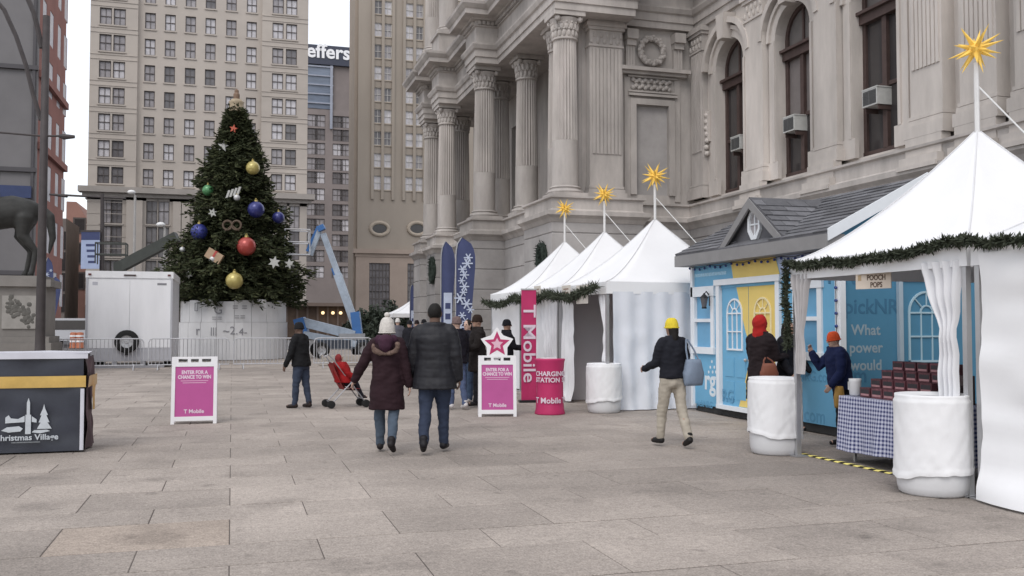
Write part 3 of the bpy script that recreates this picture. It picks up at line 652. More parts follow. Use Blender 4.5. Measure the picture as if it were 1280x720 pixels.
sheet('cloth', Fr((7.7, 18.1, 0), (0, -1, 0), (-1, 0, 0)), 0, 1.0, .02, .92, 5, .02, mat('crimson cloth', (.30, .02, .06), .8, .1, 4), _t, nv=8); MB().box(7.7, 8.3, 17.1, 18.1, .9, .93).build('table_top', MATS['crimson cloth'], _t)
for (_x, _y) in ((7.75, 17.15), (8.25, 17.15), (7.75, 18.05), (8.25, 18.05)): MB().box(_x-.02, _x+.02, _y-.02, _y+.02, 0, .9).build('leg', M_alu, _t)
sheet('front_wall', ff(TY[2]), .08, 1.7, .03, 2.2, 2, .02, M_curt, tB, seed=11)
sheet('curtain', ff(TY[2]), 1.35, 2.66, .03, 2.2, 5, .07, M_curt, tB, pinch=(2.3, .9, .6, .95), seed=12)
sheet('front_wall', ff(TY[3]), .08, 2.6, .03, 2.2, 2, .02, M_curt, tC, seed=14)
fM = Fr((6.55, 7.0, 0), (0, -1, 0), (-1, 0, 0))
sheet('front_wall', fM, .05, 2.9, .02, 2.25, 1.2, .03, M_tent, tM, flare=.16, nv=40, wr=.02, seed=21)
fN = Fr((6.55, 7.2, 0), (0, 1, 0), (-1, 0, 0))
sheet('curtain', fN, .0, .55, .75, 2.2, 4, .05, M_curt, tN, pinch=(.12, 1.55, .33, .5), seed=22)
sheet('curtain', fN, 2.42, 2.76, 1.0, 2.2, 4, .035, mat('grey curtain fabric', (.48, .46, .46), .85, .1, 4), tN, pinch=(2.65, 1.5, .35, .5), seed=23)
sheet('side_wall', Fr((6.7, 7.2, 0), (1, 0, 0), (0, 1, 0)), 0, 2.8, .02, 2.2, 5, .05, M_curt, tN, seed=24)
MB().box(9.4, 9.42, 7.2, 10.0, 0, 2.3).build('back_wall', M_curt, tN)
# notice cards hanging under the far tents
for (px, py, w_, h_, lab, X) in ((708, 366, .5, .3, 'white notice card under the garland of the middle tent', 6.46), (728, 368, .62, .36, 'white notice card by the dark opening of the open tent', 6.46), (672, 366, .45, .3, 'small white notice card right of the pink banner top', 6.46)):
    p = atX(px, py, X); f = Fr(p, (0, -1, 0), (-1, 0, 0)); t = thing('notice_card', p, lab, 'sign', 'notice cards under the tents')
    MB().fbox(f, -w_/2, w_/2, -h_/2, h_/2, 0, .01).build('card', mat('cream card', (.62, .58, .52), .7, .05, 5), t)
    [MB().fbox(f, -w_*.3, w_*.3, h_*(.2-.25*k), h_*(.3-.25*k), .0105, .013).build('print', mat('brown print', (.3, .22, .18), .7, 0, 3), t) for k in range(2)]
# ------------------------------------------------------------------ star lanterns on the peaks
M_star = mat('yellow star paper', (.88, .58, .12), .55, .12, 8, spec=.3)
M_wpole = mat('white painted pole', (.68, .67, .66), .5, .08, 5)
spike = MB()
spike.add([(.115, 0, 0), (0, .115, 0), (-.115, 0, 0), (0, -.115, 0), (0, 0, 1)], [(0, 1, 4), (1, 2, 4), (2, 3, 4), (3, 0, 4), (3, 2, 1, 0)])
spike_me = mesh_of(spike, 'spike', M_star)
def star_lantern(t, hz, r, plen, label):
    c = t.location; pk = Vector((c.x, c.y, hz)); s = thing('star_lantern', pk-Vector((0, 0, .03)), label, 'star lantern', 'yellow star lanterns on the tents')
    top = pk+Vector((0, 0, plen))
    MB().tube([pk-Vector((0, 0, .05)), top], .028, 8).build('pole', M_wpole, s)
    MB().tube([top-Vector((0, 0, .25)), pk+Vector((.75, -.55, -.62))], .009, 6).build('guy_rope', M_rope, s)
    sc_ = top+Vector((0, 0, r*.5)); MB().ball(sc_, r*.27, 10, 8).build('core', M_star, s)
    rnd = random.Random(int(r*100)+int(c.y)); n_ = 24
    for i in range(n_):
        z = 1-2*(i+.5)/n_; a = i*2.39996; d = Vector((math.sqrt(1-z*z)*math.cos(a), math.sqrt(1-z*z)*math.sin(a), z))
        L = r*(1.0 if i % 3 else .78)
        o = inst('spike', spike_me, s, sc_+d*r*.12-s.location, d.to_track_quat('Z', 'Y').to_euler(), (r*.95, r*.95, L*.88))
star_lantern(tA, 3.72, .33, .72, 'yellow spiky star lantern on the open-fronted tent, highest of the three far ones')
star_lantern(tB, 3.72, .31, .72, 'yellow spiky star lantern on the middle tent of the row of three')
star_lantern(tC, 3.72, .3, .72, 'yellow spiky star lantern on the farthest tent, smallest and lowest of all')
star_lantern(tN, 3.78, .31, .78, 'large yellow spiky star lantern on the near tent, against the stone wall')
# ------------------------------------------------------------------ evergreen garlands
M_garl = mat('dark evergreen garland', (.05, .058, .04), .8, .4, 30, spec=.15)
def garland(pts, r, n, label, rootp):
    t = thing('garland', rootp, label, 'garland', 'evergreen garlands on the tent eaves')
    pts = [Vector(p) for p in pts]; segs = [(pts[i+1]-pts[i]).length for i in range(len(pts)-1)]; tot = sum(segs)
    MB().tube(pts, r*.45, 6).build('wire_core', M_garl, t)
    q = MB(); rnd = random.Random(n)
    for _ in range(n):
        d = rnd.uniform(0, tot); i = 0
        while d > segs[i] and i < len(segs)-1: d -= segs[i]; i += 1
        p = pts[i].lerp(pts[i+1], d/segs[i]); v = Vector((rnd.gauss(0, 1), rnd.gauss(0, 1), rnd.gauss(0, 1))).normalized()
        wv = v.cross(Vector((rnd.gauss(0, 1), rnd.gauss(0, 1), rnd.gauss(0, 1)))).normalized()*rnd.uniform(.007, .014); L = r*rnd.uniform(.8, 1.7); s0 = p+v*r*.2
        q.add([s0+wv, s0-wv, s0+v*L*.6-wv*.8, s0+v*L, s0+v*L*.6+wv*.8], [(0, 1, 2, 3, 4)])
    tag(q.build('needles', M_garl, t), kind='stuff')
    return t
def swag(a, b, n, sag, jit=.02):
    a, b = Vector(a), Vector(b); return [a.lerp(b, i/n)+Vector((random.uniform(-jit, jit), random.uniform(-jit, jit), -sag*math.sin(math.pi*i/n)+random.uniform(-jit, jit))) for i in range(n+1)]
g1 = swag((6.5, 10.02, 2.32), (6.48, 7.15, 2.38), 16, .06)+swag((6.46, 7.1, 2.37), (6.46, 5.0, 2.32), 8, .05)
garland(g1, .053, 4200, 'thick evergreen garland along the eave of the near tent', (6.48, 10.16, 2.2))
garland([(6.52, 10.04, 2.27), (6.48, 10.0, 1.9), (6.5, 9.98, 1.5), (6.48, 9.98, 1.3)], .052, 700, 'evergreen garland hanging down the front post of the near tent', (6.5, 10.16, 1.3))
garland(swag((6.42, TY[3], 2.2), (6.42, TY[2], 2.24), 8, .14), .09, 900, 'evergreen garland along the far left tent of the three', (6.42, TY[3], 2.1))
garland(swag((6.42, TY[2]-.02, 2.24), (6.42, TY[1]+.2, 2.24), 8, .1), .1, 1000, 'evergreen garland behind the pink banner on the middle tent', (6.42, TY[2], 2.1))
garland(swag((6.42, TY[1]+.15, 2.22), (6.42, TY[0]+.05, 2.3), 8, .12), .1, 1000, 'evergreen garland above the dark opening of the open tent', (6.42, TY[1], 2.1))
# ------------------------------------------------------------------ wrapped barrel weights
M_plas = mat('white barrel plastic', (.62, .62, .63), .4, .05, 3, spec=.4); M_wrap = mat('white cloth wrap', (.77, .77, .78), .75, .04, 3, .12, 10)
def barrel(px, py, r, h, hem, label, seed):
    p = gnd(px, py)+_Fh*r*.85; t = thing('barrel', p, label, 'barrel', 'white wrapped barrels weighing down the tents')
    MB().lathe([(r*.86, 0), (r*.93, .02), (r*.97, .08), (r*.985, .14), (r*.985, h-.1), (r*.9, h-.03), (r*.8, h-.02)], 32, p).build('drum', M_plas, t, smooth=True)
    rings = []; K = 96; N = 40
    for j in range(N+1):
        tt = j/N; ring = []
        for i in range(K):
            a = 2*math.pi*i/K; z = hem+.035*math.sin(a+seed)+.015*math.sin(a*3+seed)+.02*noise.noise((math.cos(a)*3, math.sin(a)*3, seed)); z = z+(h+.005-z)*tt
            rr = r*1.0+.012+.008*max(0, noise.noise((math.cos(a)*2.2+seed, math.sin(a)*2.2, z*2.5)))+.006*noise.noise((math.cos(a+z*1.3)*4, math.sin(a+z*1.3)*4, z*3.5+seed))*(1-.6*tt)+.006*(1-abs(noise.noise((math.cos(a-z*2.0)*3.2+seed, math.sin(a-z*2.0)*3.2, z*3.4+seed)))*2.2)*(.35+.65*(1-tt))+.004*noise.noise((math.cos(a)*9, math.sin(a)*9, z*11+seed))+(.006 if tt < .06 else 0)
            if tt > .93: rr -= .012
            ring.append((p.x+rr*math.cos(a), p.y+rr*math.sin(a), z))
        rings.append(ring)
    for f_, dz in ((.95, .008), (.86, -.004), (.5, -.03), (.02, -.03)):
        rings.append([(p.x+(v[0]-p.x)*f_, p.y+(v[1]-p.y)*f_, h+dz) for v in rings[N]])
    MB().ring_strip(rings, caps=False).build('cloth_wrap', M_wrap, t, smooth=True)
    return t
barrel(1184, 623, .33, .93, .2, 'large white wrapped barrel nearest the camera, at the right front post', 2)
barrel(977, 570, .315, .93, .22, 'white wrapped barrel in front of the blue house', 5)
barrel(757, 517, .31, .88, .22, 'white wrapped barrel at the opening of the far tents', 8)
# ------------------------------------------------------------------ blue house
HX, HY0, HY1, HXB = 8.2, 11.3, 15.7, 11.0
hs = thing('wooden_house', ((HX+HXB)/2, (HY0+HY1)/2, 0), 'small blue house with yellow doors and a grey shingled dormer roof', 'house')
M_blue = mat('sky blue printed wall', (.155, .40, .60), .6, .05, 2, .03, 20); M_teal = mat('deep blue print with canopy shade', (.075, .225, .35), .6, .06, 1.5)  # teal: deeper blue print, with the tent canopy's shade put into its colour
M_yel = mat('yellow print', (.74, .56, .17), .6, .05, 2); M_trim = mat('white trim', (.74, .77, .80), .5, .04, 4); M_pane = mat('pale blue pane', (.14, .36, .56), .3, .06, 3, spec=.5)
M_dtxt = mat('darker blue print', (.115, .31, .49), .6, .03, 3); M_dtx2 = mat('dark teal print', (.052, .16, .265), .6, .03, 3); M_wtxt = mat('white print', (.68, .74, .78), .6, .03, 3); M_gtxt = mat('pale grey print', (.30, .38, .43), .6, .03, 3)
fH = Fr((HX, 0, 0), (0, -1, 0), (-1, 0, 0)); fI = Fr((0, HY0, 0), (1, 0, 0), (0, -1, 0))
EV = 2.86
def hu(px, py=420): return -atX(px, py, HX).y
def hz(px, py): return atX(px, py, HX).z
wl0, wl1, wzb, wzt = hu(867), hu(893), hz(880, 440), hz(880, 361)
d0, d1, dzt = hu(899), hu(976), hz(899, 357)
wr0, wr1 = hu(994), hu(1028); vzb, vzt = wzb, wzt+.03
mb = MB(); wall_holes(mb, fH, -HY1, -HY0, .14, EV, [(wl0+.06, wl1-.06, wzb+.06, wzt-.06), (wr0+.06, wr1-.06, vzb+.06, vzt-.06), (d0+.06, d1-.06, .14, dzt-.05)], .06)
mb.box(HX, HXB, HY1-.02, HY1, .14, EV).box(HXB-.02, HXB, HY0, HY1-.02, .14, EV); mb.build('front_wall', M_blue, hs)
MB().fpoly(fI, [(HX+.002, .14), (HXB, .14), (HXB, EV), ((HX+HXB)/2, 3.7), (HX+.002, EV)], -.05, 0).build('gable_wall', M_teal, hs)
MB().box(HX+.03, HXB-.03, HY0+.05, HY1-.05, .012, .139).build('skirting', mat('black skirting', (.04, .04, .04), .8, .2, 5), hs)
def hwin(a, b, c, e):
    q = MB(); q.fbox(fH, a-.02, a+.09, c, e, -.05, .03).fbox(fH, b-.09, b+.02, c, e, -.05, .03).fbox(fH, a-.05, b+.05, e-.14, e+.04, -.05, .045).fbox(fH, a-.04, b+.04, c-.03, c+.09, -.05, .05)
    q.fbox(fH, a+.09, b-.09, (c+e)/2-.03, (c+e)/2+.03, -.05, .02); o = q.build('window', M_trim, hs)
    MB().fbox(fH, a+.08, b-.08, c+.08, (c+e)/2-.02, -.05, -.03).build('pane', M_pane, o); MB().fbox(fH, a+.08, b-.08, (c+e)/2+.02, e-.1, -.05, -.03).build('pane', M_pane, o)
hwin(wl0, wl1, wzb, wzt); hwin(wr0, wr1, vzb, vzt)
q = MB().fbox(fH, d0-.03, d0+.08, .14, dzt-.001, -.03, .05).fbox(fH, d1-.08, d1+.03, .14, dzt-.001, -.03, .05).fbox(fH, d0-.07, d1+.07, dzt, dzt+.1, -.03, .07).fbox(fH, d0-.03, d1+.03, .13, .2, -.03, .06); q.build('door_frame', M_trim, hs)
dm = (d0+d1)/2
YB = [(912, 332), (920, 360), (930, 410), (938, 440), (930, 480), (921, 516)]
def yb(v):
    L_ = [(atX(a, b, HX).z, -atX(a, b, HX).y) for a, b in YB]
    for (z0, u0), (z1, u1) in zip(L_, L_[1:]):
        if z1 <= v <= z0: return u0+(u1-u0)*(z0-v)/(z0-z1)
    return L_[-1][1] if v < L_[-1][0] else L_[0][1]
def leaf(a, b, flip):
    q = MB().fbox(fH, a, b, .2, dzt-.03, -.055, -.015); o = q.build('door', M_blue if not flip else M_yel, hs)
    cx_ = (a+b)/2; hw = (b-a)*.26; z0 = 1.18; sp = 1.78
    w_ = MB().fbox(fH, cx_-hw-.03, cx_-hw, z0, sp, -.014, .006).fbox(fH, cx_+hw, cx_+hw+.03, z0, sp, -.014, .006).fbox(fH, cx_-hw-.03, cx_+hw+.03, z0-.03, z0, -.014, .008)
    fband(w_, fH, arc_pts(cx_, sp, hw+.03, 0, 180, 12), arc_pts(cx_, sp, hw, 0, 180, 12), -.014, .006)
    w_.fbox(fH, cx_-hw, cx_+hw, sp-.012, sp+.012, -.014, .004).fbox(fH, cx_-hw, cx_+hw, 1.46, 1.48, -.014, .004)
    for x in (cx_-hw/3, cx_+hw/3): w_.fbox(fH, x-.01, x+.01, z0, sp, -.0145, .003)
    for a_ in (45, 90, 135):
        c_, s_ = math.cos(R(a_)), math.sin(R(a_)); w_.tube([fH.p(cx_+c_*hw*.4, sp+s_*hw*.4, -.008), fH.p(cx_+c_*hw, sp+s_*hw, -.008)], .01, 6)
    fband(w_, fH, arc_pts(cx_, sp, hw*.42, 0, 180, 10), arc_pts(cx_, sp, hw*.32, 0, 180, 10), -.0145, .003)
    w_.build('window_muntins', M_trim if not flip else mat('cream muntin', (.80, .70, .42), .5, .03, 3), o)
    for (x0_, x1_) in ((a+.1, cx_-.04), (cx_+.04, b-.1)):
        for (v0, v1) in ((.32, .62), (.7, 1.02)):
            MB().fbox(fH, x0_, x1_, v0, v1, -.0148, -.006).build('door_panel', M_blue if not flip else M_yel, o)
    MB().ball(fH.p((b-.06) if not flip else a+.06, 1.0, .02), .03, 8, 6).build('handle', M_alu, o)
    return o
la = leaf(d0+.085, dm-.004, False); lb2 = leaf(dm+.004, d1-.085, True)
def band(parent, ulo, uhi, v0, v1, n0, n1, name='yellow_band'):
    pts = []; N = 14
    for i in range(N+1): v = v0+(v1-v0)*i/N; pts.append((min(uhi-.004, max(ulo, yb(v))), v))
    P = [(uhi, v1), (uhi, v0)]
    MB().fpoly(fH, [p for p in pts]+P, n0, n1).build(name, M_yel, parent)
band(la, d0+.085, dm-.006, .21, dzt-.04, -.0145, -.011)
top_r = hu(966, 335)
MB().fpoly(fH, [(hu(912, 332), EV-.01), (yb(dzt+.1), dzt+.105), (hu(975, 355), dzt+.105), (top_r, EV-.01)], .001, .004).build('yellow_band', M_yel, hs)
MB().fpoly(fH, [(top_r+.02, EV-.01), (hu(975, 355)+.02, dzt+.105), (-HY0-.12-.35, dzt+.105), (-HY0-.3, EV-.01)], .001, .004).build('lilac_band', mat('lilac print', (.42, .50, .68), .6, .04, 3), hs)
MB().fbox(fH, -HY1+.04, hu(908, 345), 2.46, 2.52, .001, .004).build('pale_strip', mat('pale blue print', (.33, .55, .70), .6, .3, 25), hs)
for (u, n_) in ((-HY1-.01, 0), (-HY0-.06, 0)): MB().fbox(fH, u, u+.08, .1, EV-.02, .001, .045).build('corner_post', M_trim, hs)
MB().fbox(fI, HX-.04, HX+.05, .1, EV-.02, .001, .06).build('corner_post', M_trim, hs)
text('lettering', 'rg', .5, fH, hu(887), hz(887, 476), .002, M_wtxt, hs, bold=.012)
for i, (a, b) in enumerate(((890, 452), (888, 459), (893, 459), (886, 465), (891, 465), (895, 465))): MB().lathe([(.02, 0), (.02, .003)], 10).add([], []); q = MB(); c = atX(a, b, HX); q.fpoly(fH, [(-c.y+.028*math.cos(k*.785), c.z+.028*math.sin(k*.785)) for k in range(8)], .001, .004); q.build('logo_dot', M_wtxt, hs)
for (px, py, s, sz) in ((1010, 470, 'pickNRG.com', .22), (905, 495, 'NRG', .3), (880, 505, 'pickNRG', .16), (1017, 520, 'com', .3), (1012, 333, 'NRG.com', .2)):
    text('lettering', s, sz, fH, hu(px), hz(px, py), .0015, M_dtxt, hs, bold=.004)
def iu(px): return atY(px, 400, HY0).x
def iz(px, py): return atY(px, py, HY0).z
for (px, py, s, sz) in ((1062, 346, 'NRG', .34), (1098, 384, 'pickNRG', .3), (1063, 470, 'com', .3)):
    text('lettering', s, sz, fI, iu(px), iz(px, py), .0015, M_dtx2, hs, bold=.005)
for (px, py, s) in ((1082, 413, 'What'), (1082, 435, 'power'), (1082, 457, 'would'), (1082, 479, '')):
    text('lettering', s, .21, fI, iu(px), iz(px, py), .0015, M_gtxt, hs, bold=.004)
dx0, dx1, dt = iu(1123), iu(1188), iz(1150, 347)
MB().fbox(fI, dx0+.04, dx1-.04, .14, dt-.04, .002, .03).build('door', M_teal, hs)
MB().fbox(fI, dx0-.03, dx0+.04, .14, dt, .001, .06).fbox(fI, dx1-.04, dx1+.03, .14, dt, .001, .06).fbox(fI, dx0+.04, dx1-.04, dt-.05, dt, .001, .06).build('door_frame', mat('grey blue trim', (.38, .47, .54), .5, .04, 4), hs)
M_mun = mat('pale blue muntin', (.40, .56, .64), .5, .04, 4)
q = MB(); cx_ = (dx0+dx1)/2; hw = (iu(1178)-iu(1137))/2; sp = iz(1157, 391); z0 = iz(1157, 450)
q.fbox(fI, cx_-hw-.03, cx_-hw, z0, sp, .03, .05).fbox(fI, cx_+hw, cx_+hw+.03, z0, sp, .03, .05).fbox(fI, cx_-hw, cx_+hw, z0-.03, z0, .03, .05).fbox(fI, cx_-hw, cx_+hw, sp-.012, sp+.012, .03, .048).fbox(fI, cx_-hw, cx_+hw, (z0+sp)/2-.012, (z0+sp)/2+.012, .03, .048)
for x in (cx_-hw/3, cx_+hw/3): q.fbox(fI, x-.01, x+.01, z0, sp, .03, .045)
fband(q, fI, arc_pts(cx_, sp, hw+.03, 0, 180, 12), arc_pts(cx_, sp, hw, 0, 180, 12), .03, .05); fband(q, fI, arc_pts(cx_, sp, hw*.4, 0, 180, 10), arc_pts(cx_, sp, hw*.32, 0, 180, 10), .03, .046)
for a_ in (45, 90, 135): q.tube([fI.p(cx_+math.cos(R(a_))*hw*.4, sp+math.sin(R(a_))*hw*.4, .04), fI.p(cx_+math.cos(R(a_))*hw, sp+math.sin(R(a_))*hw, .04)], .011, 6)
q.build('door_muntins', M_mun, hs)
# roof
M_shin = mat('grey asphalt shingle', (.135, .135, .145), .9, .2, 6, .3, 30, island=.28); M_fas = mat('grey fascia board', (.24, .235, .235), .7, .08, 3); M_gab = mat('dark grey gable boarding', (.115, .115, .125), .8, .1, 4)
RX0, RX1, RZ1 = HX-.28, (HX+HXB)/2, 3.74; RZ0 = EV+.02; RY0, RY1 = HY0-.12, HY1+.14
q = MB().hexa([(RX0, RY0, RZ0-.04), (RX1, RY0, RZ1-.04), (RX1, RY1, RZ1-.04), (RX0, RY1, RZ0-.04), (RX0, RY0, RZ0), (RX1, RY0, RZ1), (RX1, RY1, RZ1), (RX0, RY1, RZ0)])
XB2 = 2*RX1-RX0; q.hexa([(RX1, RY0, RZ1-.04), (XB2, RY0, RZ0-.04), (XB2, RY1, RZ0-.04), (RX1, RY1, RZ1-.04), (RX1, RY0, RZ1), (XB2, RY0, RZ0), (XB2, RY1, RZ0), (RX1, RY1, RZ1)])
roof = q.build('roof', M_shin, hs)
MB().fbox(fH, -RY1, -RY0, EV-.2, EV-.002, .0, .3).build('fascia', M_fas, hs)
def shingles(P0, du, dv, nrm, nu, rows, rowh, wid, parent, inside, jit=.12):
    """courses of shingles over a slope: P0 corner, du along the eave, dv up the slope"""
    for r in range(rows):
        off = (r % 2)*.5*wid+random.uniform(-.05, .05)
        x = -off
        while x < nu:
            wd = wid*random.uniform(.75, 1.25); a, b = max(0, x), min(nu, x+wd-.008); x += wd
            if b-a < .05: continue
            v0, v1 = r*rowh, r*rowh+rowh*1.15
            c = P0+du*((a+b)/2)+dv*((v0+v1)/2)
            if not inside(c): continue
            t0, t1 = .026+random.uniform(-.003, .004), .008
            p = [P0+du*a+dv*v0, P0+du*b+dv*v0, P0+du*b+dv*v1, P0+du*a+dv*v1]
            MB().hexa([p[0]+nrm*.002, p[1]+nrm*.002, p[2]+nrm*.002, p[3]+nrm*.002, p[0]+nrm*t0, p[1]+nrm*t0, p[2]+nrm*t1, p[3]+nrm*t1]).build('shingle', M_shin, parent)
GXF = HX-.1; GY = atX(937, 300, GXF-.12).y; GW = .98; GZ = atX(938, 246, GXF-.12).z; GZ0 = EV+.04    # dormer: centre, half width, apex
def gz(yy): return GZ-(abs(yy-GY))/GW*(GZ-GZ0)
def roofx(z): return RX0+(z-RZ0)/(RZ1-RZ0)*(RX1-RX0)
dv = Vector((RX1-RX0, 0, RZ1-RZ0)); SL = dv.length; dv.normalize(); nr = Vector((-dv.z, 0, dv.x))
shingles(Vector((RX0, RY1, RZ0)), Vector((0, -1, 0)), dv, nr, RY1-RY0, int(SL/.155), .155, .42, roof, lambda c: not (abs(c.y-GY) < GW and c.z < gz(c.y)-.12))
fG = Fr((GXF, 0, 0), (0, -1, 0), (-1, 0, 0))
MB().fpoly(fG, [(-GY-GW+.06, GZ0-.05), (-GY+GW-.06, GZ0-.05), (-GY, GZ-.1)], -1.0, 0).build('gable', M_gab, hs)
for sg in (-1, 1):
    e0 = Vector((GXF-.12, GY+sg*(GW+.1), gz(GY+sg*(GW+.1)))); e1 = Vector((GXF-.12, GY, GZ)); bx = RX1+.3
    u_ = (e1-e0); SLg = u_.length; u_.normalize(); n_ = Vector((1, 0, 0)).cross(u_); n_ = n_ if n_.z > 0 else -n_
    e0b, e1b = Vector((bx, e0.y, e0.z)), Vector((bx, e1.y, e1.z))
    dr = MB().hexa([e0-n_*.04, e1-n_*.04, e1b-n_*.04, e0b-n_*.04, e0, e1, e1b, e0b]).build('dormer_roof', M_shin, hs)
    shingles(e0.copy(), Vector((1, 0, 0)), u_, n_, 1.9, int(SLg/.155), .155, .42, dr, lambda c: c.x < roofx(c.z)+.15)
    MB().hexa([e0+Vector((-.02, 0, -.02)), e1+Vector((-.02, 0, -.02)), e1+Vector((.02, 0, -.02)), e0+Vector((.02, 0, -.02)), e0+Vector((-.02, 0, -.16)), e1+Vector((-.02, 0, -.18)), e1+Vector((.02, 0, -.18)), e0+Vector((.02, 0, -.16))]).build('bargeboard', M_fas, hs)
oc = Vector((GXF, GY, atX(940, 289, GXF).z+.1)); oo = lambda r: [(-GY+r*.82*math.cos(R(22.5+45*i)), oc.z+r*1.12*math.sin(R(22.5+45*i))) for i in range(9)]
q = MB(); fband(q, fG, oo(.24), oo(.175), 0, .05); q.fbox(fG, -GY-.012, -GY+.012, oc.z-.185, oc.z+.185, .005, .03).fbox(fG, -GY-.17, -GY+.17, oc.z-.012, oc.z+.012, .006, .028)
o = q.build('octagonal_window', M_trim, hs); MB().fpoly(fG, oo(.2)[:8], .001, .012).build('pane', M_glassB, o)
# right end rake boards in white
for (a, b) in (((RX0, RZ0), (RX1, RZ1)),):
    y_ = RY0-.03; MB().hexa([(a[0], y_, a[1]-.12), (b[0], y_, b[1]-.12), (b[0], y_+.028, b[1]-.12), (a[0], y_+.028, a[1]-.12), (a[0], y_, a[1]+.05), (b[0], y_, b[1]+.05), (b[0], y_+.028, b[1]+.05), (a[0], y_+.028, a[1]+.05)]).build('rake_board', M_trim, hs)
# wall lantern
lp = atX(889, 374, HX); q = MB(); M_blk = mat('black metal', (.02, .02, .022), .4, .1, 5)
wl = thing('wall_lantern', lp, 'black wall lantern between the left window and the doors of the blue house', 'lantern')
q.box(lp.x-.02, lp.x-.002, lp.y-.05, lp.y+.05, lp.z-.12, lp.z+.12).tube([(lp.x-.02, lp.y, lp.z+.05), (lp.x-.1, lp.y, lp.z+.14), (lp.x-.14, lp.y, lp.z+.08)], .012, 6); q.build('bracket', M_blk, wl)
c = (lp.x-.14, lp.y, lp.z-.14); MB().lathe([(.045, 0), (.075, .15), (.075, .16)], 6, c).build('glass', mat('lantern glass', (.10, .10, .11), .1, .1, 4, spec=.6), wl)
MB().lathe([(.095, .16), (.03, .22), (.01, .25)], 6, c).lathe([(.05, -.03), (.05, 0)], 6, c).build('cap', M_blk, wl)
# string lights on the house
sg = thing('string_lights', (HX, HY0, 2.4), 'string of small dark bulbs tacked along the front edge of the blue house', 'string lights')
pts = [fH.p(hu(866)+i*(hu(1037)-hu(866))/22, 2.66-.04*abs(math.sin(i*.8)), .05) for i in range(23)]+[fH.p(-HY0+.0, 2.5-i*.18, .07) for i in range(12)]
MB().tube(pts, .006, 5).build('wire', M_blk, sg); bm_ = mesh_of(MB().ball((0, 0, -.03), .024, 7, 6), 'bulb', mat('unlit blue bulb', (.03, .05, .2), .2, .3, 9, spec=.6))
for p in pts: inst('bulb', bm_, sg, p-sg.location)
# ------------------------------------------------------------------ small goods of the near tent
sp_ = atX(1092, 347, 6.62); f = Fr(sp_, (.3, -.954, 0), (-.954, -.3, 0)); W_ = .43; H_ = .24
t = thing('hanging_sign', sp_, 'cream sign board with brown capital letters hanging under the near garland', 'sign')
MB().fbox(f, -W_/2, W_/2, -H_/2, H_/2, 0, .012).build('board', mat('cream board', (.66, .57, .48), .7, .05, 5), t)
for i, s_ in enumerate(("ANNIE'S", 'POOCH', 'POPS')): text('lettering', s_, .08, f, .04, .075-i*.078, .0135, mat('dark brown print', (.12, .08, .06), .7, 0, 3), t, bold=.002, sx=.8)
MB().fbox(f, -W_/2+.03, -W_/2+.07, -.03, .03, .012, .015).build('paw_mark', mat('tan print', (.45, .33, .2), .7, 0, 3), t)
for s_ in (-1, 1): MB().tube([f.p(s_*W_*.35, H_/2, .005), f.p(s_*W_*.35, 2.3-sp_.z, .005)], .004, 5).build('hanger', M_rope, t)
# gingham table
tx0, tx1 = 6.86, 7.55; ty0, ty1 = 7.75, 9.5; tz = .76
tb_ = thing('folding_table', ((tx0+tx1)/2, (ty0+ty1)/2, 0), 'folding table under the blue gingham cloth in the near tent', 'table')
MB().box(tx0+.03, tx1-.03, ty0+.03, ty1-.03, tz-.05, tz-.012).build('table_top', M_plas, tb_)
for (x, y) in ((tx0+.1, ty0+.15), (tx1-.1, ty0+.15), (tx0+.1, ty1-.15), (tx1-.1, ty1-.15)): MB().box(x-.015, x+.015, y-.015, y+.015, 0, tz-.05).build('leg', M_alu, tb_)
two_tone('blue gingham', 'bfc1d2', '343a66', 'gingham', 22)
V, UVs, Fs = [], [], []; per = []
def edge(s):
    L1, L2 = tx1-tx0, ty1-ty0; T = 2*(L1+L2); s %= T
    if s < L2: return tx0, ty1-s, -1, 0
    if s < L2+L1: return tx0+s-L2, ty0, 0, -1
    if s < 2*L2+L1: return tx1, ty0+s-L2-L1, 1, 0
    return tx1-(s-2*L2-L1), ty1, 0, 1
T_ = 2*(tx1-tx0+ty1-ty0); N = 150; NV = 10
for j in range(NV+1):
    t_ = j/NV
    for i in range(N+1):
        s = i/N*T_; x, y, nx, ny = edge(s if i < N else 0); a = t_*(.035+.028*math.sin(s*11)+.012*math.sin(s*27+1)); V.append(Vector((x+nx*a, y+ny*a, tz-t_*(.62+.012*math.sin(s*5))))); UVs.append((s, t_*.62))
b0 = len(V)
Fs = [(j*(N+1)+i, j*(N+1)+i+1, (j+1)*(N+1)+i+1, (j+1)*(N+1)+i) for j in range(NV) for i in range(N)]
V += [Vector((tx0, ty0, tz)), Vector((tx1, ty0, tz)), Vector((tx1, ty1, tz)), Vector((tx0, ty1, tz))]; UVs += [(0, 0), (tx1-tx0, 0), (tx1-tx0, ty1-ty0), (0, ty1-ty0)]; Fs.append((b0, b0+1, b0+2, b0+3))
q = MB(); q.v = V; q.f = Fs; o = q.build('tablecloth', MATS['blue gingham'], None, True, origin=(tx0, ty0, 0), uv=UVs); tag(o, 'blue and white gingham cloth draped over the table in the near tent', 'tablecloth')
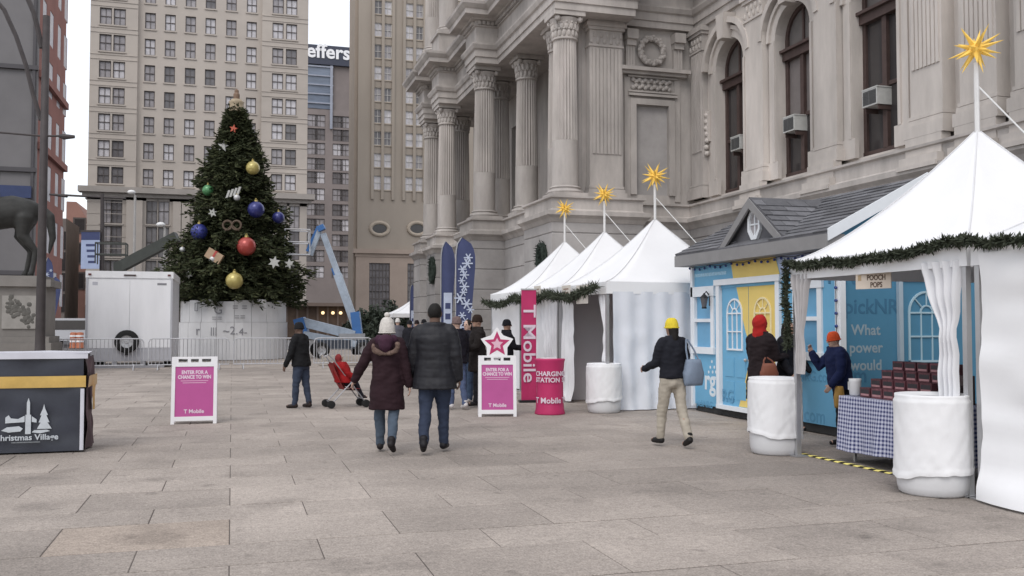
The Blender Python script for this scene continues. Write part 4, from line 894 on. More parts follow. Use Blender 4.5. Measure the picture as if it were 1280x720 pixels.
# stepped rows of snack boxes
M_bx = mat('maroon carton', (.11, .04, .05), .5, .4, 28, island=.3); M_lab = mat('dark carton label', (.035, .03, .035), .5, .1, 9); M_lw = mat('pink carton label', (.38, .2, .21), .5, .2, 20); M_card2 = mat('dark display riser', (.07, .05, .05), .8, .1, 5)
ris = thing('display_riser', (7.3, 8.9, tz), 'dark stepped display riser under the rows of cartons on the table', 'display stand')
qb = MB().box(-.06, .06, -.085, .085, 0, .11); bxm = mesh_of(qb, 'carton', M_bx)
ql = MB().box(-.0625, -.0605, -.07, .07, .045, .09); lbm = mesh_of(ql, 'label', M_lab); ql = MB().box(-.0625, -.0605, -.07, .07, .02, .042); lwm = mesh_of(ql, 'stripe', M_lw)
ord_r = ('bottom', 'second', 'third', 'top'); ord_c = ('leftmost', 'second', 'third', 'fourth', 'rightmost')
for r in range(4):
    zr = tz+.004+r*.1; xr = 6.99+r*.11
    if r: MB().box(xr-.065, xr+.065, 7.95, 9.25-r*.045, tz+.002, zr-.002).build('step', M_card2, ris)
    for cI in range(5):
        yy = 9.12-r*.05-cI*.2; lab = f'maroon snack carton, {ord_c[cI]} in the {ord_r[r]} row of the table display'
        t = thing('snack_carton', (xr, yy, zr), lab, 'carton', 'snack cartons stepped on the gingham table', random.uniform(-.05, .05))
        inst('carton', bxm, t, (0, 0, 0)); inst('label', lbm, t, (0, 0, 0)); inst('stripe', lwm, t, (0, 0, 0))
cp = Vector((6.98, 9.36, tz+.003)); t = thing('pitcher', cp, 'white pitcher at the left end of the gingham table', 'pitcher')
MB().lathe([(.05, 0), (.065, .02), (.068, .17), (.072, .2), (.06, .2), (.055, .04)], 18, cp).build('body', M_plas, t, smooth=True)
MB().tube([(cp.x, cp.y+.06, .17+cp.z), (cp.x, cp.y+.12, .15+cp.z), (cp.x, cp.y+.12, .07+cp.z), (cp.x, cp.y+.06, .05+cp.z)], .01, 6).build('handle', M_plas, t)
# hazard striped cable cover on the paving between the barrels
two_tone('hazard stripes', '151310', 'e8da80', 'stripe', 6.0, .6)
a, b = gnd(1004, 568), gnd(1132, 596); d = (b-a).normalized(); n_ = Vector((-d.y, d.x, 0)); L_ = (b-a).length; b = a+d*(L_+.5)
pr = [(-.045, .002), (-.02, .014), (.02, .014), (.045, .002)]
q = MB(); q.ring_strip([[p+n_*u+_Z*v for u, v in pr] for p in (a, b)]); q.build('cable_cover', MATS['hazard stripes'], None, origin=a)
tag(COL.objects['cable_cover'], 'black and yellow striped floor strip between the two near barrels', 'floor strip')
# ================================================================== decorated tree on its white drum
TD = 43.6; tc_ = dep(292, 448, TD); tc_.z = 0
PZ = dep(292, 374, TD-2).z
M_plinth = mat('white printed panel', (.68, .68, .69), .7, .05, 2, grime=.06)
pl = thing('tree_plinth', tc_, 'round white panelled drum carrying the decorated tree', 'plinth')
pr_ = 2.42
for i in range(20):
    a0, a1 = 2*math.pi*i/20+.004, 2*math.pi*(i+1)/20-.004
    P = []
    for z in (0.02, PZ*.52):
        P.append(z)
    for (z0, z1, r_) in ((.02, PZ*.62, pr_), (PZ*.625, PZ-.05+.06*math.sin(i*2.1), pr_*.975)):
        q = MB(); pts = []
        for rr in (r_, r_-.05):
            for a in (a0, (a0+a1)/2, a1): pts.append((rr, a))
        V = [(tc_.x+rr*math.cos(a), tc_.y+rr*math.sin(a), z) for z in (z0, z1) for rr, a in pts]
        q.add(V, [(0, 1, 7, 6), (1, 2, 8, 7), (3, 9, 10, 4), (4, 10, 11, 5), (6, 7, 10, 9), (7, 8, 11, 10), (0, 3, 4, 1), (1, 4, 5, 2), (0, 6, 9, 3), (2, 5, 11, 8)]); q.build('panel', M_plinth, pl)
MB().lathe([(pr_-.1, 0), (pr_-.1, PZ-.12), (.2, PZ-.1)], 40, tc_).build('drum_core', mat('grey drum core', (.4, .4, .4), .8, .1, 2), pl)
def polar(a, r, z): return Vector((tc_.x+r*math.cos(a), tc_.y+r*math.sin(a), z))
M_pr = mat('grey print', (.25, .25, .27), .8, .1, 4); cam_a = math.atan2(-tc_.y, -tc_.x)
rnd = random.Random(4)
for (da, z, s, sz) in ((.28, PZ*.82, 'G', .55), (-.1, PZ*.86, '= =', .45), (-.1, PZ*.7, '==', .42), (.3, PZ*.68, '==', .4), (.68, PZ*.48, 'r', .6), (.36, PZ*.48, '|||', .4), (.06, PZ*.48, '~2.', .5), (-.16, PZ*.46, '4-', .45), (.72, PZ*.88, '[]', .4)):
    a = cam_a-da; f = Fr(polar(a, pr_+.015, z), (-math.sin(a)*1, math.cos(a), 0), (math.cos(a), math.sin(a), 0)); text('lettering', s, sz, f, 0, 0, .0, M_pr, pl, thick=.004)
tr = thing('christmas_tree', (tc_.x, tc_.y, PZ-.1), 'tall dark green decorated fir tree on the white drum', 'tree')
ztop = dep(294, 137, TD).z; TH = ztop-PZ
MB().tube([(tc_.x, tc_.y, PZ-.1), (tc_.x, tc_.y, PZ+TH*.5), (tc_.x, tc_.y, ztop)], [.28, .16, .03], 10).build('trunk', mat('fir bark', (.06, .045, .035), .9, .3, 6), tr)
M_fir = mat('fir needles', (.042, .05, .026), .75, .5, 2.2, spec=.12); M_fir2 = mat('fir needles lighter', (.07, .078, .038), .75, .4, 3, spec=.12)
PROF = [(0, 2.6), (.05, 2.9), (.12, 2.95), (.22, 2.8), (.34, 2.42), (.46, 2.05), (.58, 1.62), (.7, 1.35), (.8, 1.02), (.88, .74), (.94, .5), (1, .24)]
def prof_r(t):
    for (a, ra), (b, rb) in zip(PROF, PROF[1:]):
        if a <= t <= b: return ra+(rb-ra)*(t-a)/(b-a)
    return .2
q1, q2, qb_ = MB(), MB(), MB(); rnd = random.Random(11)
NB = 900
for i in range(NB):
    t = (i+rnd.random())/NB; t = t**1.25*.99; a = i*2.39996+rnd.uniform(-.3, .3); rm = prof_r(t)*rnd.uniform(.72, 1.12)*(1+.1*math.sin(a*3+t*17)+.07*math.sin(t*44))
    z = PZ+.25+t*(TH-.15); st = polar(a, .1, z+.25*rm*.3); en = polar(a+rnd.uniform(-.15, .15), rm, z-rm*.16+rnd.uniform(-.12, .18))
    dr = (en-st).normalized(); side = dr.cross(_Z).normalized(); up_ = side.cross(dr)
    qb_.tube([st, en], [.03, .008], 4)
    ns = int(26+26*rm)
    for k in range(ns):
        s = rnd.uniform(.25, 1.0)**.75; p = st.lerp(en, s); wdt = .42*(1.12-s)*min(1, rm*.6)+.1
        p = p+side*rnd.gauss(0, wdt*.5)+up_*rnd.gauss(-.03, .09)
        d = (dr*rnd.uniform(.4, 1.2)+side*rnd.gauss(0, .8)+_Z*rnd.gauss(.12, .35)).normalized(); L = rnd.uniform(.14, .34); wv = d.cross(Vector((rnd.gauss(0, 1), rnd.gauss(0, 1), rnd.gauss(0, 1)))).normalized()*rnd.uniform(.022, .05)
        (q1 if rnd.random() < .72 else q2).add([p+wv*.5, p-wv*.5, p+d*L*.55-wv, p+d*L, p+d*L*.55+wv], [(0, 1, 2, 3, 4)])
cr = q1.build('crown', M_fir, tr); tag(q2.build('fresh_tips', M_fir2, cr), kind='stuff'); qb_.build('branches', MATS['fir bark'], cr)
def on_tree(px, py, out=.0):
    """a spot on the visible side of the crown"""
    d = ray(px, py); z = None
    p = dep(px, py, TD); t = max(0, min(1, (p.z-PZ)/TH)); rr = prof_r(t)*1.0+out
    off = (p-Vector((tc_.x, tc_.y, p.z))).length; dd = math.sqrt(max(.05, rr*rr-off*off))
    return dep(px, py, TD-dd)
def bauble(px, py, r, name, col, label):
    p = on_tree(px, py, .12); t = thing('bauble', p-Vector((0, 0, r)), label, 'bauble', 'large baubles on the tree')
    m = mat(name, col, .28, .12, 3, spec=.6, metal=.25)
    MB().ball(p, r, 20, 14).build('ball', m, t, smooth=True); MB().lathe([(r*.2, r*.95), (r*.2, r*1.16), (r*.1, r*1.18)], 10, p).build('cap', mat('gold cap', (.5, .4, .15), .35, .1, 4, metal=.6), t)
    MB().tube([p+Vector((r*.09*math.cos(a), 0, r*1.26+r*.09*math.sin(a))) for a in [k*math.pi/4 for k in range(9)]], r*.025, 5).build('hook', mat('gold cap', (.5, .4, .15), .35), t)
bauble(316, 210, .31, 'gold bauble', (.46, .38, .13), 'gold bauble high on the right side of the tree')
bauble(293, 351, .37, 'gold bauble', (.46, .38, .13), 'large gold bauble at the bottom centre of the tree')
bauble(308, 308, .41, 'red bauble', (.36, .055, .045), 'large red bauble low in the middle of the tree')
bauble(249, 290, .37, 'blue bauble', (.04, .05, .24), 'blue bauble on the lower left of the tree')
bauble(320, 262, .37, 'dark blue bauble', (.03, .035, .16), 'dark blue bauble right of the middle of the tree')
bauble(348, 272, .27, 'dark blue bauble', (.03, .035, .16), 'small dark blue bauble at the right edge of the tree')
bauble(260, 238, .26, 'green bauble', (.08, .24, .10), 'green bauble on the left side of the tree')
bauble(296, 247, .14, 'silver bauble', (.5, .5, .5), 'small silver bauble above the dark blue one')
bauble(266, 324, .16, 'silver bauble', (.5, .5, .5), 'small silver bauble beside the wrapped gift ornament')
bauble(228, 312, .13, 'silver bauble', (.5, .5, .5), 'tiny silver bauble at the far lower left of the tree')
def flat_star(px, py, r, col, label, n=5, name='star_ornament', inner=.42):
    p = on_tree(px, py, .15); f = Fr(p, tuple(_Rt), tuple(-_Fh)); rot = rnd.uniform(-.3, .3)
    o = MB().fpoly(f, [((r if k % 2 == 0 else r*inner)*math.sin(k*math.pi/n+rot), (r if k % 2 == 0 else r*inner)*math.cos(k*math.pi/n+rot)) for k in range(2*n)], -.04, .04).build(name, mat('ornament '+col, {'white': (.42, .42, .40), 'red': (.45, .10, .06), 'orange': (.45, .2, .08)}[col], .5, .1, 4), None, origin=p)
    tag(o, label, 'ornament', 'flat ornaments on the tree')
flat_star(279, 183, .26, 'white', 'white star ornament near the top left of the tree')
flat_star(292, 161, .2, 'red', 'red star ornament just under the treetop')
flat_star(343, 328, .28, 'white', 'white snowflake ornament on the lower right of the tree', 6, 'snowflake_ornament', .5)
flat_star(362, 330, .24, 'white', 'white snowflake ornament at the lower right edge of the tree', 6, 'snowflake_ornament', .5)
flat_star(266, 266, .22, 'white', 'white snowflake ornament above the left blue bauble', 6, 'snowflake_ornament', .45)
flat_star(236, 343, .2, 'white', 'white snowflake ornament beside the trailer roof', 6, 'snowflake_ornament', .45)
p = on_tree(291, 242, .15); f = Fr(p, tuple(_Rt), tuple(-_Fh)); t = thing('candy_ornament', p, 'white and dark striped candy ornament in the middle of the tree', 'ornament', 'flat ornaments on the tree')
q = MB()
for i in range(4): q.fpoly(f, [(-.32+i*.16, -.2+i*.05), (-.22+i*.16, -.2+i*.05), (-.1+i*.16, .15+i*.05), (-.2+i*.16, .15+i*.05)], -.03, .03+.004*i)
q.build('stripes', mat('ornament white', (.6, .6, .58), .5), t)
p = on_tree(268, 320, .15); f = Fr(p, tuple((_Rt-_Z*.6).normalized()), tuple(-_Fh), tuple((_Z+_Rt*.6).normalized())); t = thing('gift_ornament', p, 'tan wrapped gift ornament tilted on the lower left of the tree', 'ornament', 'flat ornaments on the tree')
MB().fbox(f, -.36, .36, -.22, .22, -.1, .1).build('parcel', mat('tan parcel', (.38, .27, .18), .7, .1, 4), t); MB().fbox(f, -.05, .05, -.23, .23, -.11, .11).build('ribbon', mat('red ribbon', (.4, .07, .06), .5, .1, 4), t)
p = on_tree(290, 283, .15); t = thing('pretzel_ornament', p, 'brown pretzel ornament left of the dark blue bauble', 'ornament', 'flat ornaments on the tree'); f = Fr(p, tuple(_Rt), tuple(-_Fh))
q = MB()
for s_ in (-1, 1): q.tube([f.p(s_*(.2+.2*math.cos(a)), .05+.2*math.sin(a)) for a in [k*math.pi/8 for k in range(17)]], .05, 6)
q.tube([f.p(-.3, -.2), f.p(0, .05), f.p(.3, -.2)], .035, 6); q.build('twist', mat('pretzel brown', (.10, .07, .05), .6, .15, 5), t)
p = Vector((tc_.x, tc_.y, ztop-.15)); t = thing('tree_topper', p, 'tan tiered hat shaped topper at the tip of the tree', 'tree topper')
M_top = mat('tan topper', (.36, .29, .2), .6, .12, 4)
MB().lathe([(.42, 0), (.44, .08), (.34, .12), (.33, .42), (.36, .5), (.28, .55), (.24, .62)], 16, p).build('tier', M_top, t, smooth=True); MB().lathe([(.14, .6), (.15, .86), (.1, .95), (.1, 1.05), (.03, 1.12)], 12, p).build('finial', mat('brown finial', (.2, .13, .09), .6, .1, 4), t)
# ================================================================== crowd barriers
M_steel = mat('galvanised steel', (.52, .52, .54), .4, .12, 5, metal=.55)
def barrier(a, b, label):
    a, b = Vector(a), Vector(b); d = (b-a); L = d.length; rz = math.atan2(d.y, d.x); t = thing('crowd_barrier', a, label, 'barrier', 'steel crowd barriers in front of the tree', rz)
    def bd(mb, n): 
        me = mesh_of(mb, n, M_steel); return link(n, me, t)
    q = MB(); pts = [(.05, 0, .2)]
    pts = [(.03, 0, .18), (.03, 0, .95), (.07, 0, 1.05), (.16, 0, 1.09), (L-.16, 0, 1.09), (L-.07, 0, 1.05), (L-.03, 0, .95), (L-.03, 0, .18), (.03, 0, .18)]
    q.tube(pts, .02, 6); bd(q, 'frame'); q = MB()
    n_ = int(L/.125)
    for i in range(1, n_): q.tube([(L*i/n_, 0, .18), (L*i/n_, 0, 1.09)], .012, 4, caps=False)
    o = bd(q, 'bars'); o['kind'] = 'stuff'
    for x in (.35, L-.35): bd(MB().tube([(x, -.28, .0), (x, -.24, .03), (x, 0, .2), (x, .24, .03), (x, .28, 0)], .018, 6), 'foot')
by = gnd(180, 463).y
bx_ = [gnd(62, 463).x, gnd(180, 464).x, gnd(289, 464).x, gnd(395, 463).x, gnd(470, 460).x]
labs = ['steel crowd barrier left of the trailer tyre, starting by the statue', 'steel crowd barrier behind the left pink sign', 'steel crowd barrier in front of the white tree drum', 'steel crowd barrier in front of the blue lift, right end of the row']
for i in range(4): barrier((bx_[i]+.05, by+.12*(i % 2), 0), (bx_[i+1]-.05, by+.12*((i+1) % 2), 0), labs[i])
# ================================================================== enclosed trailer
td = 34.2; t0, t1 = dep(109, 400, td), dep(214, 400, td); TW = t1.x-t0.x; tY = (t0.y+t1.y)/2+.1; tx_ = t0.x; ZT = dep(160, 339, td).z; ZB = dep(160, 452, td).z
tl = thing('cargo_trailer', (tx_+TW/2, tY+3, 0), 'white enclosed cargo trailer with a spare tyre, parked left of the tree', 'trailer')
M_tw = mat('white trailer panel', (.76, .76, .78), .45, .06, 1, spec=.4, stretch=(2, 1, .4), grime=.12); M_tg = mat('grey trailer panel', (.42, .42, .45), .4, .05, 1); M_tyre = mat('black rubber', (.018, .018, .018), .85, .2, 8); M_rim = mat('silver wheel', (.45, .45, .46), .35, .1, 5, metal=.5)
TL = 4.6
MB().box(tx_, tx_+TW, tY, tY+TL, ZB, ZT-.25).build('body', M_tw, tl)
MB().box(tx_-.03, tx_+TW+.03, tY-.05, tY+TL+.03, ZT-.25, ZT).build('roof', M_tw, tl)
for s_ in (0, 1): MB().box(tx_+.06+s_*(TW/2-.055), tx_+TW/2-.005+s_*(TW/2-.055), tY-.03, tY-.002, ZB+.5, ZT-.3).build('rear_door', M_tw, tl)
MB().box(tx_+.02, tx_+TW-.02, tY-.035, tY-.002, ZB+.02, ZB+.48).build('rear_panel', M_tg, tl)
MB().box(tx_-.01, tx_+.06, tY-.06, tY-.001, ZB, ZT-.26).build('corner_trim', M_tg, tl); MB().box(tx_+TW-.06, tx_+TW+.01, tY-.06, tY-.001, ZB, ZT-.26).build('corner_trim', M_tg, tl)
MB().box(tx_+TW*.43, tx_+TW*.57, tY-.09, tY-.051, ZT-.17, ZT-.12).build('roof_light', mat('dark lens', (.05, .03, .03), .3, .1, 5), tl)
for s_ in (.04, .96): MB().box(tx_+TW*s_-.05, tx_+TW*s_+.05, tY-.09, tY-.051, ZT-.16, ZT-.1).build('marker_light', mat('red lens', (.12, .03, .03), .3, .1, 5), tl)
MB().box(tx_+TW*.82, tx_+TW*.93, tY-.034, tY-.0305, ZT-.5, ZT-.42).build('badge', M_pr, tl)
MB().box(tx_+TW*.07, tx_+TW*.13, tY-.034, tY-.0305, ZT-.52, ZT-.4).build('badge', mat('faded badge', (.45, .45, .5), .6, .1, 9), tl)
sp0 = dep(158, 427, td-.2); c = Vector((sp0.x, tY-.18, sp0.z))
def wheel(c, r, wd, axis, parent, name='wheel'):
    prof = [(r*.55, -wd/2), (r*.9, -wd/2), (r, -wd*.3), (r, wd*.3), (r*.9, wd/2), (r*.55, wd/2)]; A = Vector(axis); q0 = A.to_track_quat('Z', 'Y').to_matrix(); K = 24
    q = MB(); q.ring_strip([[c+q0@Vector((rr*math.cos(2*math.pi*k/K), rr*math.sin(2*math.pi*k/K), z)) for k in range(K)] for rr, z in prof], caps=False); o = q.build(name, M_tyre, parent, smooth=True)
    q = MB(); q.ring_strip([[c+q0@Vector((rr*math.cos(2*math.pi*k/K), rr*math.sin(2*math.pi*k/K), z)) for k in range(K)] for rr, z in [(r*.56, wd*.42), (r*.5, wd*.2), (r*.2, wd*.15), (r*.16, wd*.35), (r*.02, wd*.36)]], caps=False)
    for k in range(6): a = k*math.pi/3; q.ball(c+q0@Vector((r*.35*math.cos(a), r*.35*math.sin(a), wd*.2)), r*.07, 6, 5)
    q.build('rim', M_rim, o); return o
wheel(c, .42, .22, (0, -1, 0), tl, 'spare_wheel')
MB().box(c.x-.06, c.x+.06, tY-.14, tY-.036, c.z-.5, c.z+.1).build('wheel_bracket', M_blk, tl)
q = MB().box(tx_+.3, tx_+TW-.25, tY-.12, tY+.4, ZB-.28, ZB-.14).box(tx_+.9, tx_+1.05, tY-.1, tY+.3, ZB-.5, ZB-.001).box(tx_+TW-1.05, tx_+TW-.9, tY-.1, tY+.3, ZB-.5, ZB-.001); q.build('bumper', mat('grey bumper', (.3, .3, .32), .5, .1, 4), tl)
MB().box(tx_+.1, tx_+TW-.1, tY+.1, tY+TL-.1, .35, ZB-.002).build('chassis', M_blk, tl)
for s_ in (0, 1):
    for yy in (1.6, 2.6): wheel(Vector((tx_+.22+s_*(TW-.44), tY+yy, .4)), .4, .26, (1 if s_ else -1, 0, 0), tl)
for i in range(6): MB().box(tx_+TW+.001, tx_+TW+.012, tY+.4+i*.75, tY+.43+i*.75, ZB+.05, ZT-.3).build('panel_seam', M_tg, tl)
# ================================================================== articulated boom lifts
M_lblue = mat('lift blue', (.05, .15, .38), .4, .12, 3); M_lpale = mat('pale blue boom', (.36, .42, .50), .45, .2, 3, grime=.2)
def beam(a, b, w_, h_=None, mb=None):
    a, b = Vector(a), Vector(b); h_ = h_ or w_; d = (b-a).normalized(); s = d.cross(_Z); s = s.normalized() if s.length > .05 else Vector((1, 0, 0)); u = s.cross(d).normalized(); mb = mb or MB()
    return mb.hexa([a-s*w_/2-u*h_/2, a+s*w_/2-u*h_/2, a+s*w_/2+u*h_/2, a-s*w_/2+u*h_/2, b-s*w_/2-u*h_/2, b+s*w_/2-u*h_/2, b+s*w_/2+u*h_/2, b-s*w_/2+u*h_/2])
LD = 44.5; L0 = dep(425, 446, LD); L0.z = 0
bl = thing('boom_lift', L0, 'blue articulated boom lift with raised arm right of the tree', 'boom lift')
def lp_(px, py, dd=0): return dep(px, py, LD+dd)
beam(lp_(447, 414), lp_(422, 343), .32, .36).build('main_boom', M_lpale, bl); beam(lp_(426, 352), lp_(404, 292), .23, .26).build('boom_extension', M_lpale, bl); beam(lp_(441, 405), lp_(416, 335), .12, .16).build('lift_cylinder', M_lblue, bl)
beam(lp_(403, 288, -.1), lp_(400, 282, -.1), .3, .34).build('knuckle', M_lblue, bl)
beam(lp_(402, 282), lp_(388, 319), .18, .22).build('jib', M_lpale, bl); beam(lp_(398, 283, .3), lp_(384, 314, .3), .1, .14).build('jib_link', M_lblue, bl)
q = MB(); bc = lp_(381, 318)
for (dx, dy) in ((-.95, -.4), (.2, -.4), (.2, .5), (-.95, .5)): q.tube([bc+Vector((dx, dy, 0)), bc+Vector((dx, dy, 1.15))], .03, 6)
for z in (.55, 1.15): q.tube([bc+Vector((dx, dy, z)) for (dx, dy) in ((-.95, -.4), (.2, -.4), (.2, .5), (-.95, .5), (-.95, -.4))], .03, 6)
q.box(bc.x-.95, bc.x+.2, bc.y-.4, bc.y+.5, bc.z-.06, bc.z); q.build('basket', M_steel, bl)
beam(lp_(448, 422), lp_(444, 390), .36, .42).build('turret', M_lblue, bl)
beam(lp_(376, 402), lp_(444, 419), .42, .42).build('lower_boom', M_lpale, bl); beam(lp_(380, 418, -.4), lp_(446, 430, -.4), .3, .3).build('riser_boom', M_lpale, bl); beam(lp_(374, 398), lp_(380, 420), .5, .5).build('riser_knuckle', M_lblue, bl)
c = L0+Vector((0, 0, 0)); MB().box(c.x-1.1, c.x+1.2, c.y-.7, c.y+.7, .45, .85).build('chassis', mat('dark lift chassis', (.05, .06, .08), .5, .2, 3), bl); MB().box(c.x-.1, c.x+1.1, c.y-.6, c.y+.6, .86, 1.15).build('turntable', mat('grey lift cover', (.3, .31, .33), .5, .1, 3), bl)
for sx in (-.95, 1.0):
    for sy in (-1.0, 1.0): wheel(Vector((c.x+sx, c.y+sy*.85, .38)), .38, .28, (0, 1 if sy > 0 else -1, 0), bl)
G0 = dep(170, 430, 50); G0.z = 0
bl2 = thing('boom_lift', G0, 'dark boom lift arm showing above the trailer roof, left of the tree', 'boom lift')
def l2(px, py): return dep(px, py, 50)
M_dkl = mat('dark green lift paint', (.05, .055, .05), .5, .15, 3)
beam(l2(150, 334), l2(222, 296), .5, .55).build('main_boom', M_dkl, bl2); MB().box(G0.x-1.2, G0.x+1.2, G0.y-.9, G0.y+.9, .55, 1.6).build('chassis', M_dkl, bl2); beam(l2(150, 420), l2(150, 328), .6, .6).build('riser', M_dkl, bl2)
q = MB(); bc = l2(143, 330)
for (dx, dy) in ((-.9, -.4), (.6, -.4), (.6, .5), (-.9, .5)): q.tube([bc+Vector((dx, dy, 0)), bc+Vector((dx, dy, 1.1))], .035, 6)
for z in (.5, 1.1): q.tube([bc+Vector((dx, dy, z)) for (dx, dy) in ((-.9, -.4), (.6, -.4), (.6, .5), (-.9, .5), (-.9, -.4))], .035, 6)
q.build('basket', M_dkl, bl2)
for sx in (-.9, .9):
    for sy in (-1.0, 1.0): wheel(Vector((G0.x+sx, G0.y+sy, .45)), .45, .32, (0, 1 if sy > 0 else -1, 0), bl2)
# timber stacked by the lift
LP = gnd(436, 457); t = thing('timber_stack', LP, 'low stack of pale timber beams behind the barrier by the blue lift', 'timber')
for i in range(3):
    for k in range(2): MB().box(LP.x-1.1+k*.12, LP.x+1.5, LP.y+i*.26, LP.y+i*.26+.2, .02+k*.19, .2+k*.19).build('beam', mat('pale timber', (.42, .38, .34), .8, .12, 4), t)
# ================================================================== wrapped box at the left
B0 = gnd(105, 565); BX1 = B0.x; BX0 = BX1-2.4; BY0 = B0.y; BY1 = BY0+.75; BZ = dep(60, 441, (B0.dot(_Fh))).z
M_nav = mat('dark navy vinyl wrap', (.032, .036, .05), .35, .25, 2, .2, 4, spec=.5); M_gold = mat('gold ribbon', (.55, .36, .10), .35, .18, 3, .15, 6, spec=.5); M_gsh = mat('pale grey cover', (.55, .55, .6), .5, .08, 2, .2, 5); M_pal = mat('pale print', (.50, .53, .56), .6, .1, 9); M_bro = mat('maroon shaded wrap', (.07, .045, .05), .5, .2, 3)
bo = thing('wrapped_counter', ((BX0+BX1)/2, (BY0+BY1)/2, 0), 'dark navy wrapped counter with a gold ribbon band at the left edge', 'counter')
fb_ = Fr((0, BY0, 0), (1, 0, 0), (0, -1, 0)); fr_ = Fr((BX1, 0, 0), (0, 1, 0), (1, 0, 0))
MB().box(BX0+.04, BX1-.04, BY0+.04, BY1-.04, .03, BZ-.03).build('core', M_bro, bo)
sheet('front_wrap', fb_, BX0, BX1-.02, .02, BZ-.05, 2, .008, M_nav, bo, nu=60, nv=24, wr=.006, seed=31)
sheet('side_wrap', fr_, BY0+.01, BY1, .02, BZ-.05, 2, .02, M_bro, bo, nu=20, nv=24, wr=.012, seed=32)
q = MB(); NX, NY = 40, 8; V = []
for j in range(NY+1):
    for i in range(NX+1):
        x = BX0-.02+(BX1-BX0+.05)*i/NX; y = BY0-.03+(BY1-BY0+.06)*j/NY; V.append(Vector((x, y, BZ+.015*noise.noise((x*2, y*3, 2))+.012*(1-abs(2*j/NY-1)))))
q.v = V; q.f = [(j*(NX+1)+i, j*(NX+1)+i+1, (j+1)*(NX+1)+i+1, (j+1)*(NX+1)+i) for j in range(NY) for i in range(NX)]; q.build('top_cover', M_gsh, bo, smooth=True)
sheet('cover_hem', Fr((0, BY0-.03, 0), (1, 0, 0), (0, -1, 0)), BX0, BX1+.03, BZ-.07, BZ+.01, 2, .004, M_gsh, bo, nu=40, nv=3, wr=.003, seed=33)
sheet('ribbon', Fr((0, BY0-.022, 0), (1, 0, 0), (0, -1, 0)), BX0, BX1+.01, BZ*.655, BZ*.77, 2, .006, M_gold, bo, nu=40, nv=4, wr=.004, seed=34)
sheet('ribbon', Fr((BX1+.045, 0, 0), (0, 1, 0), (1, 0, 0)), BY0-.03, BY1+.01, BZ*.65, BZ*.765, 1, .008, M_gold, bo, nu=20, nv=4, wr=.004, seed=35)
sheet('ribbon_tail', Fr((BX1+.05, 0, 0), (0, 1, 0), (1, 0, 0)), BY0+.3, BY0+.5, BZ*.4, BZ*.66, 1, .01, M_gold, bo, nu=8, nv=8, wr=.006, seed=36)
sheet('white_edge_strip', Fr((0, BY0-.03, 0), (1, 0, 0), (0, -1, 0)), BX1-.05, BX1-.005, .03, BZ*.64, 1, .004, M_gsh, bo, nu=4, nv=14, wr=.004, seed=37)
bu = lambda px: atY(px, 500, BY0).x
bz = lambda py: atY(40, py, BY0).z
FZ = .035
def emb(name, pts): MB().fpoly(fb_, [(bu(a), bz(b)) for a, b in pts], FZ, FZ+.003).build(name, M_pal, bo)
emb('tower_emblem', [(33, 542), (33, 518), (34.5, 518), (34.5, 503), (36.5, 497), (38.5, 503), (38.5, 518), (40, 518), (40, 542)])
emb('tree_emblem', [(47.5, 536), (52, 528), (49.5, 528), (53, 519), (51, 519), (54.5, 511), (56, 505), (57.5, 511), (61, 519), (59, 519), (63, 528), (60.5, 528), (66, 536)])
emb('booth_emblem', [(3, 537), (10, 533), (25, 532), (30, 535), (27, 538.5), (12, 539.5)]); emb('booth_emblem', [(41, 540), (44, 537.5), (60, 537.2), (64, 539), (52, 541.5)])
emb('skyline_emblem', [(8, 528), (8, 521), (12, 518), (15, 522), (24, 523), (32, 519), (32, 527)]); emb('skyline_emblem', [(41, 527), (41, 520), (47, 524), (47, 528)])
text('lettering', 'Christmas Village', .098, fb_, bu(34.5), bz(546.5), FZ, M_pal, bo, bold=.002, sx=1.05)
MB().fbox(fb_, bu(16), bu(52), bz(553), bz(551.5), FZ, FZ+.003).build('small_print', mat('dim print', (.16, .17, .18), .6, .3, 40), bo)
